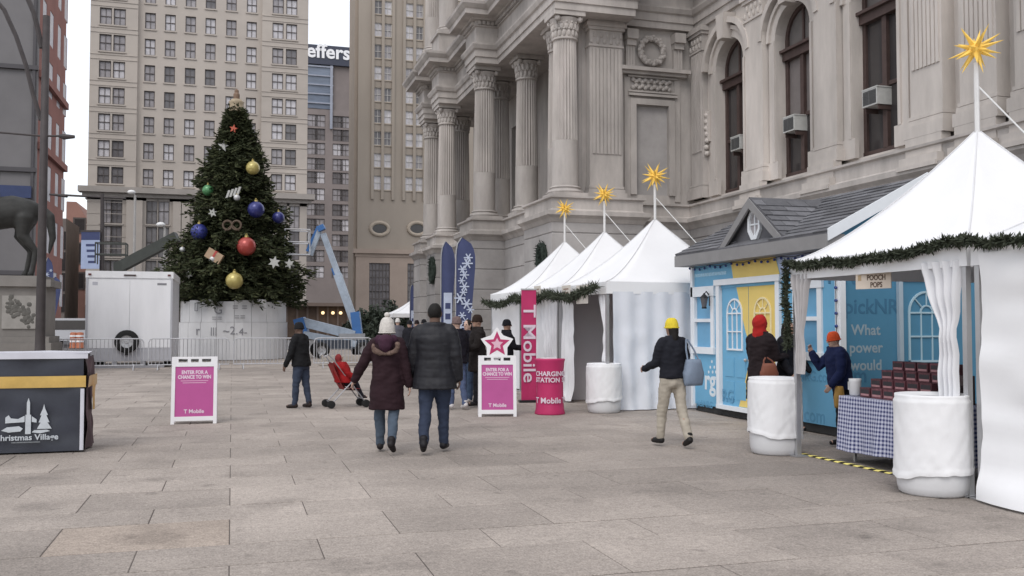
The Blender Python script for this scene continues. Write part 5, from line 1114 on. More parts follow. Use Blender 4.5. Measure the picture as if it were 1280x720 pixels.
# ================================================================== pink A-frame signs, banner, charging drum
M_pnk = mat('magenta print', (.44, .085, .27), .5, .05, 3); M_hot = mat('hot pink vinyl', (.47, .032, .125), .5, .06, 3, .08, 8); M_wpl = mat('white sign plastic', (.74, .73, .74), .5, .03, 4); M_prt = mat('white letters', (.70, .58, .66), .6, 0, 3); M_lil = mat('lilac patch', (.50, .40, .60), .6, .05, 3)
def a_sign(px, py, w_, h_, rz, label, star):
    p = gnd(px, py); t = thing('a_frame_sign', p, label, 'sign', 'pink A-frame signs', 0); t.location = p
    lean = .13; U = Vector((math.cos(rz), math.sin(rz), 0)); N0 = Vector((math.sin(rz), -math.cos(rz), 0)); V = (_Z-N0*lean).normalized(); Nn = U.cross(V)
    f = Fr(p, U, Nn, V)
    q = MB().fbox(f, -w_/2, -w_/2+.055, 0.0, h_, -.035, 0).fbox(f, w_/2-.055, w_/2, .0, h_, -.035, 0).fbox(f, -w_/2+.055, w_/2-.055, .05, .12, -.035, -.001).fbox(f, -w_/2+.055, w_/2-.055, h_-.16, h_-.09, -.035, -.001)
    for (a, b) in ((-w_/2+.054, -w_/2+.1), (-.11, -.06), (.06, .11), (w_/2-.1, w_/2-.054)): q.fbox(f, a, b, h_-.09, h_-.001, -.035, -.0015)
    q.fbox(f, -w_/2+.05, w_/2-.05, h_-.035, h_, -.034, -.002); q.build('front_frame', M_wpl, t)
    MB().fbox(f, -w_/2+.055, w_/2-.055, .12, h_-.16, -.03, -.012).build('poster', M_pnk, t)
    Vb = (_Z+N0*lean*1.0).normalized(); f2 = Fr(p-N0*(.27+lean*.1), U, -N0, Vb); f2 = Fr(p-N0*(2*lean*h_+.04), U, -(U.cross(Vb)), (_Z+N0*lean).normalized())
    MB().fbox(f2, -w_/2, w_/2, .06, h_-.1, -.035, 0).fbox(f2, -w_/2, -w_/2+.06, 0, .06, -.03, 0).fbox(f2, w_/2-.06, w_/2, 0, .06, -.03, 0).build('back_panel', M_wpl, t)
    MB().fbox(f, -w_/2+.02, w_/2-.02, h_-.06, h_-.04, -.09, -.036).build('hinge', M_blk, t)
    n = -.0105
    text('lettering', 'ENTER FOR A', .078, f, 0, h_*.765, n, M_prt, t, bold=.003, sx=.84); text('lettering', 'CHANCE TO WIN', .078, f, 0, h_*.695, n, M_prt, t, bold=.003, sx=.8)
    for k, wd in ((.64, .42), (.61, .36)): MB().fbox(f, -wd/2, wd/2, h_*k-.005, h_*k+.005, -.012, -.009).build('small_print', mat('pale pink print', (.66, .42, .55), .6, 0, 3), t)
    text('lettering', 'T Mobile', .085, f, .0, h_*.185, n, M_prt, t, bold=.002, sx=1.0)
    if star:
        cz = h_+.2; pts = lambda r, ri: [((r if k % 2 == 0 else ri)*math.sin(k*math.pi/5), cz+(r if k % 2 == 0 else ri)*math.cos(k*math.pi/5)) for k in range(10)]
        MB().fpoly(f, pts(.30, .19)[::-1], -.03, -.012).build('star_board', M_wpl, t); MB().fpoly(f, pts(.23, .105)[::-1], -.012, -.008).build('star_print', mat('crimson star', (.42, .03, .12), .5, .05, 3), t)
        MB().fpoly(f, pts(.11, .055)[::-1], -.008, -.005).build('star_centre', mat('pale pink star', (.65, .4, .48), .5, .05, 3), t)
        MB().fbox(f, -.05, .05, h_-.05, h_+.04, -.034, -.013).build('star_stem', M_wpl, t)
    return t
a_sign(242, 530, .70, 1.08, -.02, 'pink A-frame sign standing alone left of the walkers', False)
a_sign(622, 521, .66, 1.06, -.22, 'pink A-frame sign topped with a crimson star, beside the crowd', True)
p = gnd(661, 503); t = thing('banner_stand', p, 'tall narrow hot pink banner with white vertical letters before the tents', 'banner')
bh = dep(661, 362, p.dot(_Fh)).z; f = Fr(p, (math.cos(-.15), math.sin(-.15), 0), (math.sin(-.15), -math.cos(-.15), 0)); bw_ = .31
sheet('banner', f, -bw_/2, bw_/2, .04, bh, 1, .006, M_hot, t, nu=8, nv=20, wr=.004, seed=41)
MB().fbox(f, -.2, .2, 0, .05, -.12, .08).build('base', M_blk, t); MB().tube([f.p(0, .05, -.03), f.p(0, bh, -.03)], .012, 6).build('rod', M_alu, t); MB().fbox(f, -bw_/2-.01, bw_/2+.01, bh-.01, bh+.02, -.015, .012).build('top_bar', M_alu, t)
fv = Fr(p+_Z*(bh*.52), (0, 0, -1), tuple(f.N), tuple(f.U))
text('lettering', 'T Mobile', .36, fv, 0, 0, .016, M_prt, t, bold=.004, sx=1.22)
p = gnd(688, 519)+_Fh*.25; t = thing('charging_drum', p, 'hot pink drum counter reading charging station beside the banner', 'counter'); r_ = .255; h_ = .98
MB().lathe([(r_*1.05, 0), (r_*1.07, .02), (r_*.98, .1), (r_*.94, .4), (r_*.95, .7), (r_*1.02, h_-.06), (r_*1.07, h_-.02), (r_*1.07, h_), (.01, h_+.002)], 36, p).build('drum', M_hot, t, smooth=True)
def drum_text(s, sz, a0, z, dirn=1):
    cu = bpy.data.curves.new('lettering', 'FONT'); cu.body = s; cu.size = sz; cu.align_x = 'LEFT'; cu.align_y = 'CENTER'; cu.resolution_u = 3; cu.offset = .003; cu.extrude = .002
    to = bpy.data.objects.new('tmp', cu); COL.objects.link(to); me = bpy.data.meshes.new_from_object(to.evaluated_get(bpy.context.evaluated_depsgraph_get())); COL.objects.unlink(to); bpy.data.objects.remove(to)
    for v in me.vertices:
        a = a0+v.co.x/r_; rr = r_*1.0+.008+v.co.z; v.co = Vector((rr*math.cos(a), rr*math.sin(a), z+v.co.y))
    me.materials.clear(); me.materials.append(M_prt); link('lettering', me, t)
ca = math.atan2(-p.y, -p.x)
for (s, sz, z, da) in (('CHARGING', .115, .72, -1.15), ('STATION', .115, .61, -1.15), ('T Mobile', .14, .25, -1.15), ('CHARGING', .115, .72, .95), ('STATION', .115, .61, .95), ('T Mobile', .14, .25, .95)): drum_text(s, sz, ca+da, z)
q = MB().box(p.x-.16, p.x+.1, p.y-.1, p.y+.05, h_+.003, h_+.02); o = q.build('leaflet_stack', M_wpl, None, origin=(p.x, p.y, h_)); tag(o, 'small stack of white leaflets on top of the pink drum counter', 'leaflets')
# ================================================================== feather flags
M_fnav = mat('navy flag', (.05, .062, .14), .7, .1, 3); M_fpal = mat('pale flag print', (.45, .50, .62), .7, .1, 4)
def feather(px, py_top, D, wpx, label, snow, hgt=None, slant=0):
    p = dep(px, 420, D); p.z = 0; top = dep(px, py_top, D).z; w_ = wpx*D/F; t = thing('feather_flag', p, label, 'flag', 'blue feather flags')
    f = Fr(p, tuple(_Rt), tuple(-_Fh)); N = 20; L, Rr = [], []
    for i in range(N+1):
        s = i/N; z = .55+s*(top-.55); wd = w_*(min(1, .62+.5*s) if s < .82 else math.sqrt(max(0, 1-((s-.82)/.18)**2)))
        off = slant*(s-1)
        L.append((-w_/2+off+(0 if s < .82 else (w_-wd)*.3), z)); Rr.append((L[-1][0]+max(.02, wd), z))
    q = MB()
    rows_ = []
    for (a, b) in zip(L, Rr): rows_.append([f.p(a[0]+(b[0]-a[0])*k/6, a[1], .02*math.sin(k*1.1+a[1]*1.3)) for k in range(7)])
    q.ring_strip(rows_, caps=False, close=False); q.build('cloth', M_fnav, t, smooth=True)
    MB().tube([f.p(L[0][0], 0, 0)]+[f.p(a[0]-.01, a[1], .0) for a in L], .016, 6).build('pole', M_alu, t); MB().fbox(f, L[0][0]-.25, L[0][0]+.25, 0, .03, -.25, .25).build('base', M_blk, t)
    if snow:
        rr = random.Random(int(px))
        for i in range(int((top-1.1)/.34)):
            for kk in range(2):
                z = 1.0+i*.34+kk*.17; u = slant*((z-.55)/(top-.55)-1)+rr.uniform(-.3, .3)*w_; r_ = w_*rr.uniform(.18, .3); q = MB()
                for a in range(3):
                    d = Vector((math.cos(a*math.pi/3), math.sin(a*math.pi/3))); n_ = Vector((-d.y, d.x))*r_*.13
                    P = [d*r_+n_, d*-r_+n_, d*-r_-n_, d*r_-n_]; q.fpoly(f, [(u+v.x, z+v.y) for v in P], .03, .034+.002*a)
                q.build('snowflake_print', M_fpal, t)
    else:
        MB().fbox(f, -w_*.32+slant*-.6, w_*.3+slant*-.6, .9, top*.62, .024, .03).build('pale_panel', M_fpal, t); [MB().fbox(f, -w_*.2+slant*-.6, w_*.18+slant*-.6, 1.1+k*.32, 1.28+k*.32, .031, .034).build('print', M_fnav, t) for k in range(int((top*.62-1.2)/.32))]
feather(582, 297, 27.5, 24, 'navy feather flag with white snowflakes before the stone columns', True)
feather(560, 302, 28.5, 17, 'navy feather flag with a pale lettered panel, left of the snowflake flag', False)
feather(516, 356, 52, 7, 'small blue feather flag by the far white tent', False)
feather(70, 346, 38, 13, 'slanting blue feather flag behind the statue pole', False, slant=.35)
feather(60, 322, 40, 10, 'snowflake feather flag behind the dark pole by the statue', True)
# ================================================================== people
def remesh(mb, voxel, name, m, parent, it=4, wob=0.0, puff=None, cut=None, seed=0):
    me = bpy.data.meshes.new('tmp'); me.from_pydata([tuple(p) for p in mb.v], [], mb.f); ob = bpy.data.objects.new('tmp', me); COL.objects.link(ob)
    r = ob.modifiers.new('r', 'REMESH'); r.mode = 'VOXEL'; r.voxel_size = voxel
    s = ob.modifiers.new('s', 'SMOOTH'); s.iterations = it; s.factor = .5
    out = bpy.data.meshes.new_from_object(ob.evaluated_get(bpy.context.evaluated_depsgraph_get())); out.name = name
    COL.objects.unlink(ob); bpy.data.objects.remove(ob)
    if wob or puff:
        out.update(); nr_ = [v.normal.copy() for v in out.vertices]
        for v, n in zip(out.vertices, nr_):
            d = 0
            if wob: d += wob*(noise.noise(v.co*9+Vector((seed, 0, 0)))+.6*noise.noise(Vector((v.co.x*14, v.co.y*14, v.co.z*26+seed))))
            if puff: d += puff[0]*(abs(math.sin(v.co.z*math.pi/puff[1]))**.6-.6)
            v.co += n*d
    out.polygons.foreach_set('use_smooth', [True]*len(out.polygons)); out.materials.clear(); out.materials.append(m)
    return link(name, out, parent)
def limb(mb, pts, k=12):
    P = [Vector(p) for p, r in pts]; r = [x[1] for x in pts]
    d0 = (P[0]-P[1]).normalized(); d1 = (P[-1]-P[-2]).normalized()
    mb.tube([P[0]+d0*r[0]*.75, P[0]+d0*r[0]*.45]+P+[P[-1]+d1*r[-1]*.45, P[-1]+d1*r[-1]*.75], [r[0]*.35, r[0]*.8]+r+[r[-1]*.8, r[-1]*.35], k)
def rings(mb, L, k=20):
    mb.ring_strip([[(cx+rx*math.cos(2*math.pi*i/k), cy+ry*math.sin(2*math.pi*i/k), z) for i in range(k)] for (z, rx, ry, cx, cy) in L])
SK = {'light': (.50, .33, .26), 'mid': (.36, .22, .16), 'dark': (.12, .07, .05)}
def person(loc, heading, H, label, jacket, trousers, shoes='1c1a1c', legs=((6, 4), (-6, 8)), arms=((5, 9, 12, 0), (-5, 9, 12, 0)), hem=.86, hat=None, hair='1a1412', skin='mid', lean=0, build=1.0, puff=False, fine=True, group=None, feet_turn=(8, -8), fur=None, hood_up=None, sit=False, scarf=None, turn=0, jr=.035, hair_long=False):
    """jointed figure facing local +Y: one continuous body, then clothes over it; legs (thigh, knee), arms (swing, out, bend, inward) left then right"""
    s = H/1.75; t = thing('person', loc, label, 'person', group, heading); vx = .012 if fine else .022
    Lr = Matrix.Rotation(R(-lean), 3, 'X'); piv = Vector((0, 0, .95))
    def up(p): p = Vector(p); return piv+Lr@(p-piv)
    J = {}
    for i, sd in enumerate((-1, 1)):
        th, kn = legs[i]; hip = Vector((sd*.092, 0, .92)); a = R(th); b = R(th-kn)
        knee = hip+Vector((sd*.015, math.sin(a), -math.cos(a)))*.43; ank = knee+Vector((0, math.sin(b), -math.cos(b)))*.41
        ft = R(feet_turn[i]); tip = R(min(0, (th-kn)*.9)) if th-kn < -12 else 0
        fd = Vector((-math.sin(ft)*math.cos(tip), math.cos(ft)*math.cos(tip), math.sin(tip)*.8)); 
        if sit: fd = Vector((0, 1, 0))
        J[('l', sd)] = (hip, knee, ank, fd)
        sw, ou, be, inn = arms[i]; sh = up((sd*.185*build, 0, 1.41)); a, o = R(sw), R(ou)
        d1 = Vector((sd*math.sin(o), math.sin(a)*math.cos(o), -math.cos(a)*math.cos(o))); el = sh+d1*.29; a2 = R(sw+be)
        d2 = Vector((sd*math.sin(o-R(inn)), math.sin(a2)*math.cos(o-R(inn)), -math.cos(a2)*math.cos(o-R(inn)))); wr_ = el+d2*.25
        J[('a', sd)] = (sh, el, wr_, d2)
    drop = min(J[('l', sd)][2].z-.085+min(0, J[('l', sd)][3].z*.2) for sd in (-1, 1)); off = Vector((0, 0, -drop))
    X = lambda p: (Vector(p)+off)*s
    hd = up((0, .015, 1.635)); nk = up((0, 0, 1.5)); hq = Matrix.Rotation(R(turn), 3, 'Z')
    def hp(p): return hd+Lr@(hq@Vector(p))
    body = MB()
    tor = [(.84, .13, .10), (.93, .165, .115), (1.06, .14, .10), (1.22, .155, .11), (1.35, .165, .105), (1.44, .12, .08), (1.49, .062, .06), (1.56, .055, .058)]
    def torso(mb, L, grow=0):
        RR = []
        for (z, rx, ry) in L:
            c = up((0, 0, z)); RR.append([X(c+Vector(((rx*build+grow)*math.cos(2*math.pi*i/20), (ry*build+grow)*math.sin(2*math.pi*i/20), 0))) for i in range(20)])
        mb.ring_strip(RR)
    torso(body, tor)
    body.v_head0 = len(body.v)
    q = MB(); q.ball((0, 0, 0), 1, 16, 12, (.076, .094, .118)); body.add([X(hp(v)) for v in q.v], q.f)
    q = MB(); q.ball((0, .03, -.07), 1, 12, 8, (.052, .06, .055)); body.add([X(hp(v)) for v in q.v], q.f)
    limb(body, [(X(hp((0, .088, .01))), .011*s), (X(hp((0, .112, -.022))), .015*s)], 8)
    for sd in (-1, 1):
        q = MB(); q.ball((sd*.078, -.005, -.005), 1, 8, 6, (.014, .024, .034)); body.add([X(hp(v)) for v in q.v], q.f)
        hip, knee, ank, fd = J[('l', sd)]
        limb(body, [(X(hip), .088*s), (X(hip.lerp(knee, .5)), .075*s), (X(knee), .056*s), (X(knee.lerp(ank, .35)), .055*s), (X(ank), .04*s)])
        limb(body, [(X(ank+fd*-.03-Vector((0, 0, .03))), .038*s), (X(ank+fd*.15-Vector((0, 0, .045))), .036*s)])
        sh, el, wr_, d2 = J[('a', sd)]
        limb(body, [(X(sh), .056*s), (X(el), .042*s), (X(el.lerp(wr_, .3)), .041*s), (X(wr_), .028*s)])
        c = d2.cross(Vector((sd, .2, 0))); c = c.normalized() if c.length > .1 else Vector((0, 1, 0)); fwd = c if c.y > 0 else -c      # across the palm
        inw = d2.cross(fwd).normalized(); inw = inw if inw.x*sd < 0 else -inw
        pm = wr_+d2*.05
        for k in range(3): limb(body, [(X(wr_+fwd*(k-1)*.014), .016*s), (X(wr_+d2*.085+fwd*(k-1)*.024), .0155*s)], 8)
        for k, L in enumerate((.075, .085, .08, .062)):
            b0 = wr_+d2*.085+fwd*(.030-.02*k); m_ = b0+d2*L*.5+inw*.012; e_ = m_+d2*L*.32+inw*.03
            limb(body, [(X(b0), .0095*s), (X(m_), .0088*s), (X(e_), .0075*s)], 8)
        b0 = wr_+d2*.03+fwd*.025; limb(body, [(X(b0), .012*s), (X(b0+d2*.03+fwd*.03+inw*.01), .0105*s), (X(b0+d2*.062+fwd*.035+inw*.022), .009*s)], 8)
    bo_ = remesh(body, vx*s*.85, 'body', mat('skin '+skin, SK[skin], .55, .06, 9, spec=.4), t, it=3)
    for sd in (-1, 1):
        q = MB(); q.ball((sd*.03, .087, .012), .011, 8, 6); e = MB(); e.add([X(hp(v)) for v in q.v], q.f); e.build('eye', mat('dark eye', (.03, .02, .018), .2, 0, 3), bo_, smooth=True, origin=(0, 0, 0))
    q = MB(); q.ball((0, .083, -.058), 1, 10, 6, (.024, .012, .006)); e = MB(); e.add([X(hp(v)) for v in q.v], q.f); e.build('mouth', mat('lips', (.28, .11, .10), .5, 0, 3), bo_, smooth=True, origin=(0, 0, 0))
    # trousers
    q = MB(); torso(q, [(.8, .12, .1), (.86, .155, .12), (.95, .172, .125), (1.03, .155, .115)], .008)
    for sd in (-1, 1):
        hip, knee, ank, fd = J[('l', sd)]
        limb(q, [(X(hip), .103*s*build), (X(hip.lerp(knee, .5)), .09*s*build), (X(knee), .074*s), (X(knee.lerp(ank, .5)), .068*s), (X(ank+Vector((0, 0, .0))), .058*s)])
    remesh(q, vx*s*1.2, 'trousers', mat('trouser '+trousers, trousers, .85, .12, 9, .15, 60), t, it=3, wob=.013*s, seed=loc[0])
    # shoes
    for sd in (-1, 1):
        hip, knee, ank, fd = J[('l', sd)]; q = MB(); zz = Vector((0, 0, 1)); dn = -(zz-fd*zz.dot(fd)).normalized()
        limb(q, [(X(ank+fd*-.035+dn*.032), .047*s), (X(ank+fd*.07+dn*.04), .044*s), (X(ank+fd*.155+dn*.048), .036*s)]); limb(q, [(X(ank+Vector((0, 0, .05))), .055*s), (X(ank+dn*.03), .048*s)])
        o = remesh(q, vx*s, 'shoe', mat('shoe '+shoes, shoes, .6, .15, 9), t, it=2)
    # jacket
    m_j = mat('jacket '+jacket+('q' if puff else ''), jacket, .6 if puff else .85, .15, 7, .15 if not puff else .05, 50, spec=.4 if puff else .2); q = MB()
    g_ = jr; L = []
    if hem < .8: L += [(hem, .205, .155), (hem+.05, .2, .15)]
    L += [(max(hem, .86), .175+(.01 if hem < .8 else 0), .13), (1.0, .168, .122), (1.1, .155, .115), (1.22, .163, .118), (1.34, .18, .116), (1.41, .165, .1), (1.45, .12, .09), (1.48, .085, .08), (1.53, .074, .074)]
    torso(q, L, g_)
    for sd in (-1, 1):
        sh, el, wr_, d2 = J[('a', sd)]; limb(q, [(X(up((0, 0, 1.455))), .075*s), (X(sh+Vector((-sd*.02, 0, .012))), (.066+g_*.5)*s)]); limb(q, [(X(sh+Vector((-sd*.012, 0, -.012))), (.068+g_*.5)*s), (X(sh.lerp(el, .5)), (.062+g_*.5)*s), (X(el), (.054+g_*.5)*s), (X(el.lerp(wr_, .5)), (.05+g_*.45)*s), (X(wr_+d2*.015), (.042+g_*.3)*s)])
    jo = remesh(q, vx*s*1.2, 'jacket', m_j, t, it=3, wob=.014*s if not puff else .007, puff=(.0045, .1*s) if puff else None, seed=loc[1])
    if fur:
        q = MB(); limb(q, [(X(up((0, -.13, 1.46))), .11*s), (X(up((0, -.155, 1.36))), .085*s), (X(up((0, -.16, 1.3))), .03*s)]); limb(q, [(X(up((-.1, -.07, 1.47))), .07*s), (X(up((.1, -.07, 1.47))), .07*s)])
        remesh(q, vx*s*1.2, 'hood', mat('jacket hood', '3a2030', .85, .15, 7), jo, it=4, wob=.01)
        q = MB(); pts = [(X(up((sd_*.165*math.sin(a), -.13-.075*math.sin(a/2+.3)-.02, 1.46-.2*math.cos(a*.5)**2+.03)))) for sd_, a in [(-1, 1.9), (-1, 1.4), (-1, .9), (-1, .4), (1, 0), (1, .4), (1, .9), (1, 1.4), (1, 1.9)]]
        limb(q, [(p_, .03*s) for p_ in pts], 8); remesh(q, vx*s, 'fur_trim', mat('fur trim', fur, .95, .35, 25, .6, 60), jo, it=1, wob=.02)
    if scarf:
        q = MB(); q.tube([X(up((.085*math.cos(a), .085*math.sin(a)*1.0, 1.52))) for a in [k*math.pi/8 for k in range(17)]], .035*s, 8); remesh(q, vx*s, 'scarf', mat('scarf '+scarf, scarf, .9, .2, 12), t, it=2, wob=.008)
    # head wear
    def cap(name, col, zc_, dims, cutz, pom=0, rough=.9):
        q = MB(); k = 22; RR = []
        for i in range(9):
            a = math.pi/2*i/8.3; cq = math.cos(a)**.6; RR.append([X(hp((dims[0]*cq*math.cos(2*math.pi*j/k), -.006+dims[1]*cq*math.sin(2*math.pi*j/k), cutz+(zc_+dims[2]-cutz)*math.sin(a)))) for j in range(k)])
        q.ring_strip(RR); o = q.build(name, mat('knit '+col, col, rough, .18, 22, .5, 70), t, smooth=True, origin=(0, 0, 0))
        q = MB(); q.tube([X(hp((dims[0]*1.02*math.cos(2*math.pi*j/k), -.006+dims[1]*1.02*math.sin(2*math.pi*j/k), cutz+.014))) for j in range(k+1)], .0085*s, 8); q.build('brim', mat('knit '+col, col), o, smooth=True, origin=(0, 0, 0))
        if pom: q = MB(); q.ball(X(hp((0, -.01, zc_+dims[2]+pom*.75))), pom*s, 12, 9); q2_ = remesh(q, .008, 'pompom', mat('knit '+col, col), o, it=1, wob=.012)
        return o
    if hood_up:
        q = MB(); q2 = MB(); q2.ball((0, -.03, .015), 1, 18, 12, (.112, .118, .145)); q.add([X(hp(v)) for v in q2.v], q2.f); limb(q, [(X(up((0, -.03, 1.6))), .095*s), (X(up((0, -.01, 1.45))), .125*s)])
        remesh(q, vx*s*1.1, 'hood', mat('hood '+hood_up, hood_up, .85, .12, 8), t, it=4, wob=.012)
    elif hat:
        kind, col = hat[0], hat[1]
        if kind == 'wide': cap('knit_hat', col, .0, (.108, .122, .135), -.085, hat[2])
        if kind == 'beanie': cap('knit_hat', col, .0, (.092, .109, .138), -.012, hat[2] if len(hat) > 2 else 0)
        if hair_long or kind != 'beanie':
            pass
    if not hood_up:
        q = MB(); q2 = MB(); q2.ball((0, -.014, .02), 1, 16, 10, (.086, .098, .108) if not hat else (.081, .093, .085)); q.add([X(hp(v)) for v in q2.v if True], q2.f)
        if hair_long: limb(q, [(X(hp((0, -.05, -.02))), .075*s), (X(hp((0, -.075, -.17))), .06*s)])
        ho = remesh(q, vx*s, 'hair', mat('hair '+hair, hair, .7, .25, 30, .3, 90, spec=.3), t, it=2, wob=.004)
    return t
HB = -YAW
JE = '2e3648'
pw = gnd(483, 566); pm_ = gnd(543, 566)
person(pw, HB+.02, 1.66, 'woman from behind in a maroon hooded coat and white knit hat, holding a hand', '2b1b20', '47525f', '1a1517', legs=((14, 10), (-9, 26)), arms=((6, 30, 14, 4), (-4, 14, 10, 4)), hem=.56, hat=('wide', 'c4bfb9', .038), hair='2a1a16', skin='light', fur='6a5850', fine=True, build=.95, jr=.04)
person(pm_, HB-.03, 1.83, 'man from behind in a black quilted jacket and blue jeans', '17171d', JE, '17151a', legs=((-8, 20), (10, 4)), arms=((4, 11, 14, 2), (-4, 9, 14, 2)), hem=.74, hair='14110f', skin='dark', puff=True, build=1.13, jr=.042)
person(gnd(376, 510), HB+1.2, 1.62, 'man in a black jacket and jeans standing beside the stroller', '19191b', '343c4c', '241a18', legs=((7, 3), (-7, 4)), arms=((8, 10, 16, 3), (14, 9, 30, 4)), hem=.84, hat=('beanie', '17171a'), skin='dark', build=1.12, feet_turn=(14, -14), lean=4)
person(gnd(841, 559), HB+.4, 1.64, 'person in a yellow beanie, dark jacket and khaki trousers walking past the blue house', '1f2027', 'a79f92', '1c1a1a', legs=((14, 5), (-10, 15)), arms=((14, 10, 60, 6), (4, 10, 20, 2)), hem=.93, hat=('beanie', 'd6c03a'), hair='181412', skin='mid', hair_long=True, jr=.022)
rp = dep(952, 545, 13.7); rp.z = 0
person(rp, HB-.9, 1.68, 'woman in a red hood and dark brown coat behind the middle barrel', '241c1e', '1a1819', arms=((14, 6, 60, 14), (20, 6, 70, 10)), hem=.5, hood_up='a01f1c', skin='light', hair='301a12', jr=.04)
dp = dep(986, 545, 13.9); dp.z = 0
person(dp, HB-2.4, 1.62, 'person in dark clothes half hidden behind the tent post and barrel', '14141a', '15151a', arms=((10, 8, 40, 6), (8, 8, 30, 4)), hem=.7, hair='14100e', skin='mid', hair_long=True, jr=.04)
op = dep(1052, 548, 12.4); op.z = 0
person(op, HB+1.6, 1.47, 'person in an orange knit hat and navy jacket raising a hand, by the gingham table', '1d2547', '16171f', '15151a', arms=((8, 14, 35, 2), (42, 10, 112, 16)), hem=.8, hat=('beanie', 'c9502a'), skin='light', hair='3a2218', jr=.05, turn=10, lean=8, build=1.15)
tp = dep(633, 500, 20.3); tp.z = 0
person(tp, HB-1.2, 1.66, 'person in a black coat and cap reading beside the far tent wall', '15151b', '161619', arms=((22, 8, 60, 12), (22, 8, 62, 12)), hem=.62, hat=('beanie', '121218'), skin='mid', jr=.035)
c1 = dep(597, 512, 18.2); c1.z = 0
person(c1, HB+1.9, 1.74, 'person in a dark brown fur hat and coat behind the starred pink sign', '221d1c', '1b1b20', hem=.66, arms=((20, 8, 60, 10), (14, 10, 50, 8)), hat=('beanie', '2a1d17'), skin='mid', jr=.04)
c2 = dep(585, 512, 18.9); c2.z = 0
person(c2, HB+2.5, 1.66, 'bare headed person with dark hair facing the camera beside the fur hat', '1e1e26', '39485f', 'b8b4b2', hem=.82, arms=((24, 8, 70, 12), (24, 8, 70, 12)), hair='1c1512', skin='light', hair_long=True)
c3 = dep(571, 512, 17.6); c3.z = 0
person(c3, HB+.6, 1.70, 'person in a dark jacket, jeans and white shoes partly behind the quilted jacket', '1c1a22', '4a5672', 'c8c4c4', hem=.84, arms=((8, 8, 30, 4), (10, 8, 40, 4)), hat=('beanie', '6b5a58'), skin='light')
for (px, D, h_, col, hcol, lab, hd_) in ((497, 33, 1.76, '5a5a62', 'c8c5c2', 'far person in a pale hood just left of the quilted jacket', .3), (512, 30, 1.68, '1c1c22', '17171a', 'far person in black between the two walkers', 2.8), (521, 34, 1.70, '3a2226', '22181a', 'far person in a dark red jacket between the two walkers', 3.0), (530, 31.5, 1.72, '24242a', '1b1b1f', 'far person with a black cap right against the quilted jacket', 2.6), (565, 30, 1.75, '9a8684', '6a4a42', 'far person in a pale pink jacket by the flags', 2.4)):
    p = dep(px, 440, D); p.z = 0
    person(p, HB+hd_, h_, lab, col, '26262e', hem=.8, hat=('beanie', hcol), skin='light', fine=False, group='people gathered far off by the flags')
# shoulder bag, handbag, paper bag
def bag(p, w_, h_, d_, col, name, label, cat, strap_to=None, rz=0):
    t = thing(name, p, label, cat, None, rz); q = MB(); RR = []
    for i in range(9):
        s = i/8; ww = w_*(.5+.06*math.sin(math.pi*s)-(.12*s if s > .5 else 0)); dd = d_*(.5*math.sin(math.pi*min(1, .25+.6*(1-s)))+.05)
        RR.append([(ww*math.cos(a)*(abs(math.cos(a))**-.4 if abs(math.cos(a)) > .2 else 1)*.8, dd*math.sin(a), s*h_) for a in [2*math.pi*k/16 for k in range(16)]])
    q.ring_strip(RR); me = mesh_of(q, 'pouch', mat('bag '+col, col, .6, .12, 9, .1, 40), True); link('pouch', me, t)
    if strap_to:
        for o in (-1, 1):
            a = Vector((o*w_*.25, 0, h_*.97)); b = Matrix.Rotation(-rz, 3, 'Z')@(Vector(strap_to)-Vector(p)); q = MB().tube([a, a.lerp(b, .5)+Vector((o*.02, 0, 0)), b+Vector((o*.012, 0, 0))], .012, 6); link('strap', mesh_of(q, 'strap', mat('bag '+col, col)), t)
    return t
yp = gnd(841, 559); sh_ = yp+_Rt*.19+_Z*1.40
bag(yp+_Rt*.27+_Z*.80-_Fh*.02, .36, .34, .15, '7d8a9c', 'shoulder_bag', 'grey blue shoulder bag slung on the person in the yellow beanie', 'bag', sh_, HB+.5)
bag(rp+_Rt*.03-_Fh*.33+_Z*.78, .3, .26, .12, '7a4a3a', 'handbag', 'brown leather handbag held by the woman in the red hood', 'bag', rp+_Rt*.0-_Fh*.3+_Z*1.12, HB)
bag(op+Vector((-.2, -.24, .52)), .16, .28, .1, 'b08a4a', 'paper_bag', 'tan paper bag hanging beside the navy jacket', 'bag', None, HB)
# ------------------------------------------------------------------ stroller with a child in red
S0 = gnd(428, 510)+_Fh*.2; ST = thing('stroller', S0, 'small folding stroller with double wheels carrying the child in red', 'stroller', None, HB-math.pi/2+.45)
M_fr = mat('stroller frame', (.30, .30, .32), .4, .1, 5, metal=.4); M_rs = mat('stroller seat', (.30, .035, .035), .8, .15, 8)
def sl_(mb, n, m, par=ST, sm=False): return link(n, mesh_of(mb, n, m, sm), par)
for sd in (-.2, .2):
    sl_(MB().tube([(sd, .36, .1), (sd, -.3, .95), (sd, -.38, 1.02), (sd, -.44, .98)], .012, 6), 'side_tube', M_fr); sl_(MB().tube([(sd, -.3, .09), (sd, .12, .52)], .012, 6), 'side_tube', M_fr)
    for yy in (.37, -.31):
        for dx in (-.03, .03):
            K = 14; w1 = MB(); w1.ring_strip([[(sd+dx+xx, yy+rr*math.cos(2*math.pi*k/K), .075+rr*math.sin(2*math.pi*k/K)) for k in range(K)] for xx, rr in ((-.015, .05), (-.012, .073), (.012, .073), (.015, .05))]); sl_(w1, 'wheel', M_tyre)
sl_(MB().tube([(-.2, .3, .17), (.2, .3, .17)], .01, 6), 'cross_tube', M_fr); sl_(MB().tube([(-.2, -.3, .12), (.2, -.3, .12)], .01, 6), 'cross_tube', M_fr)
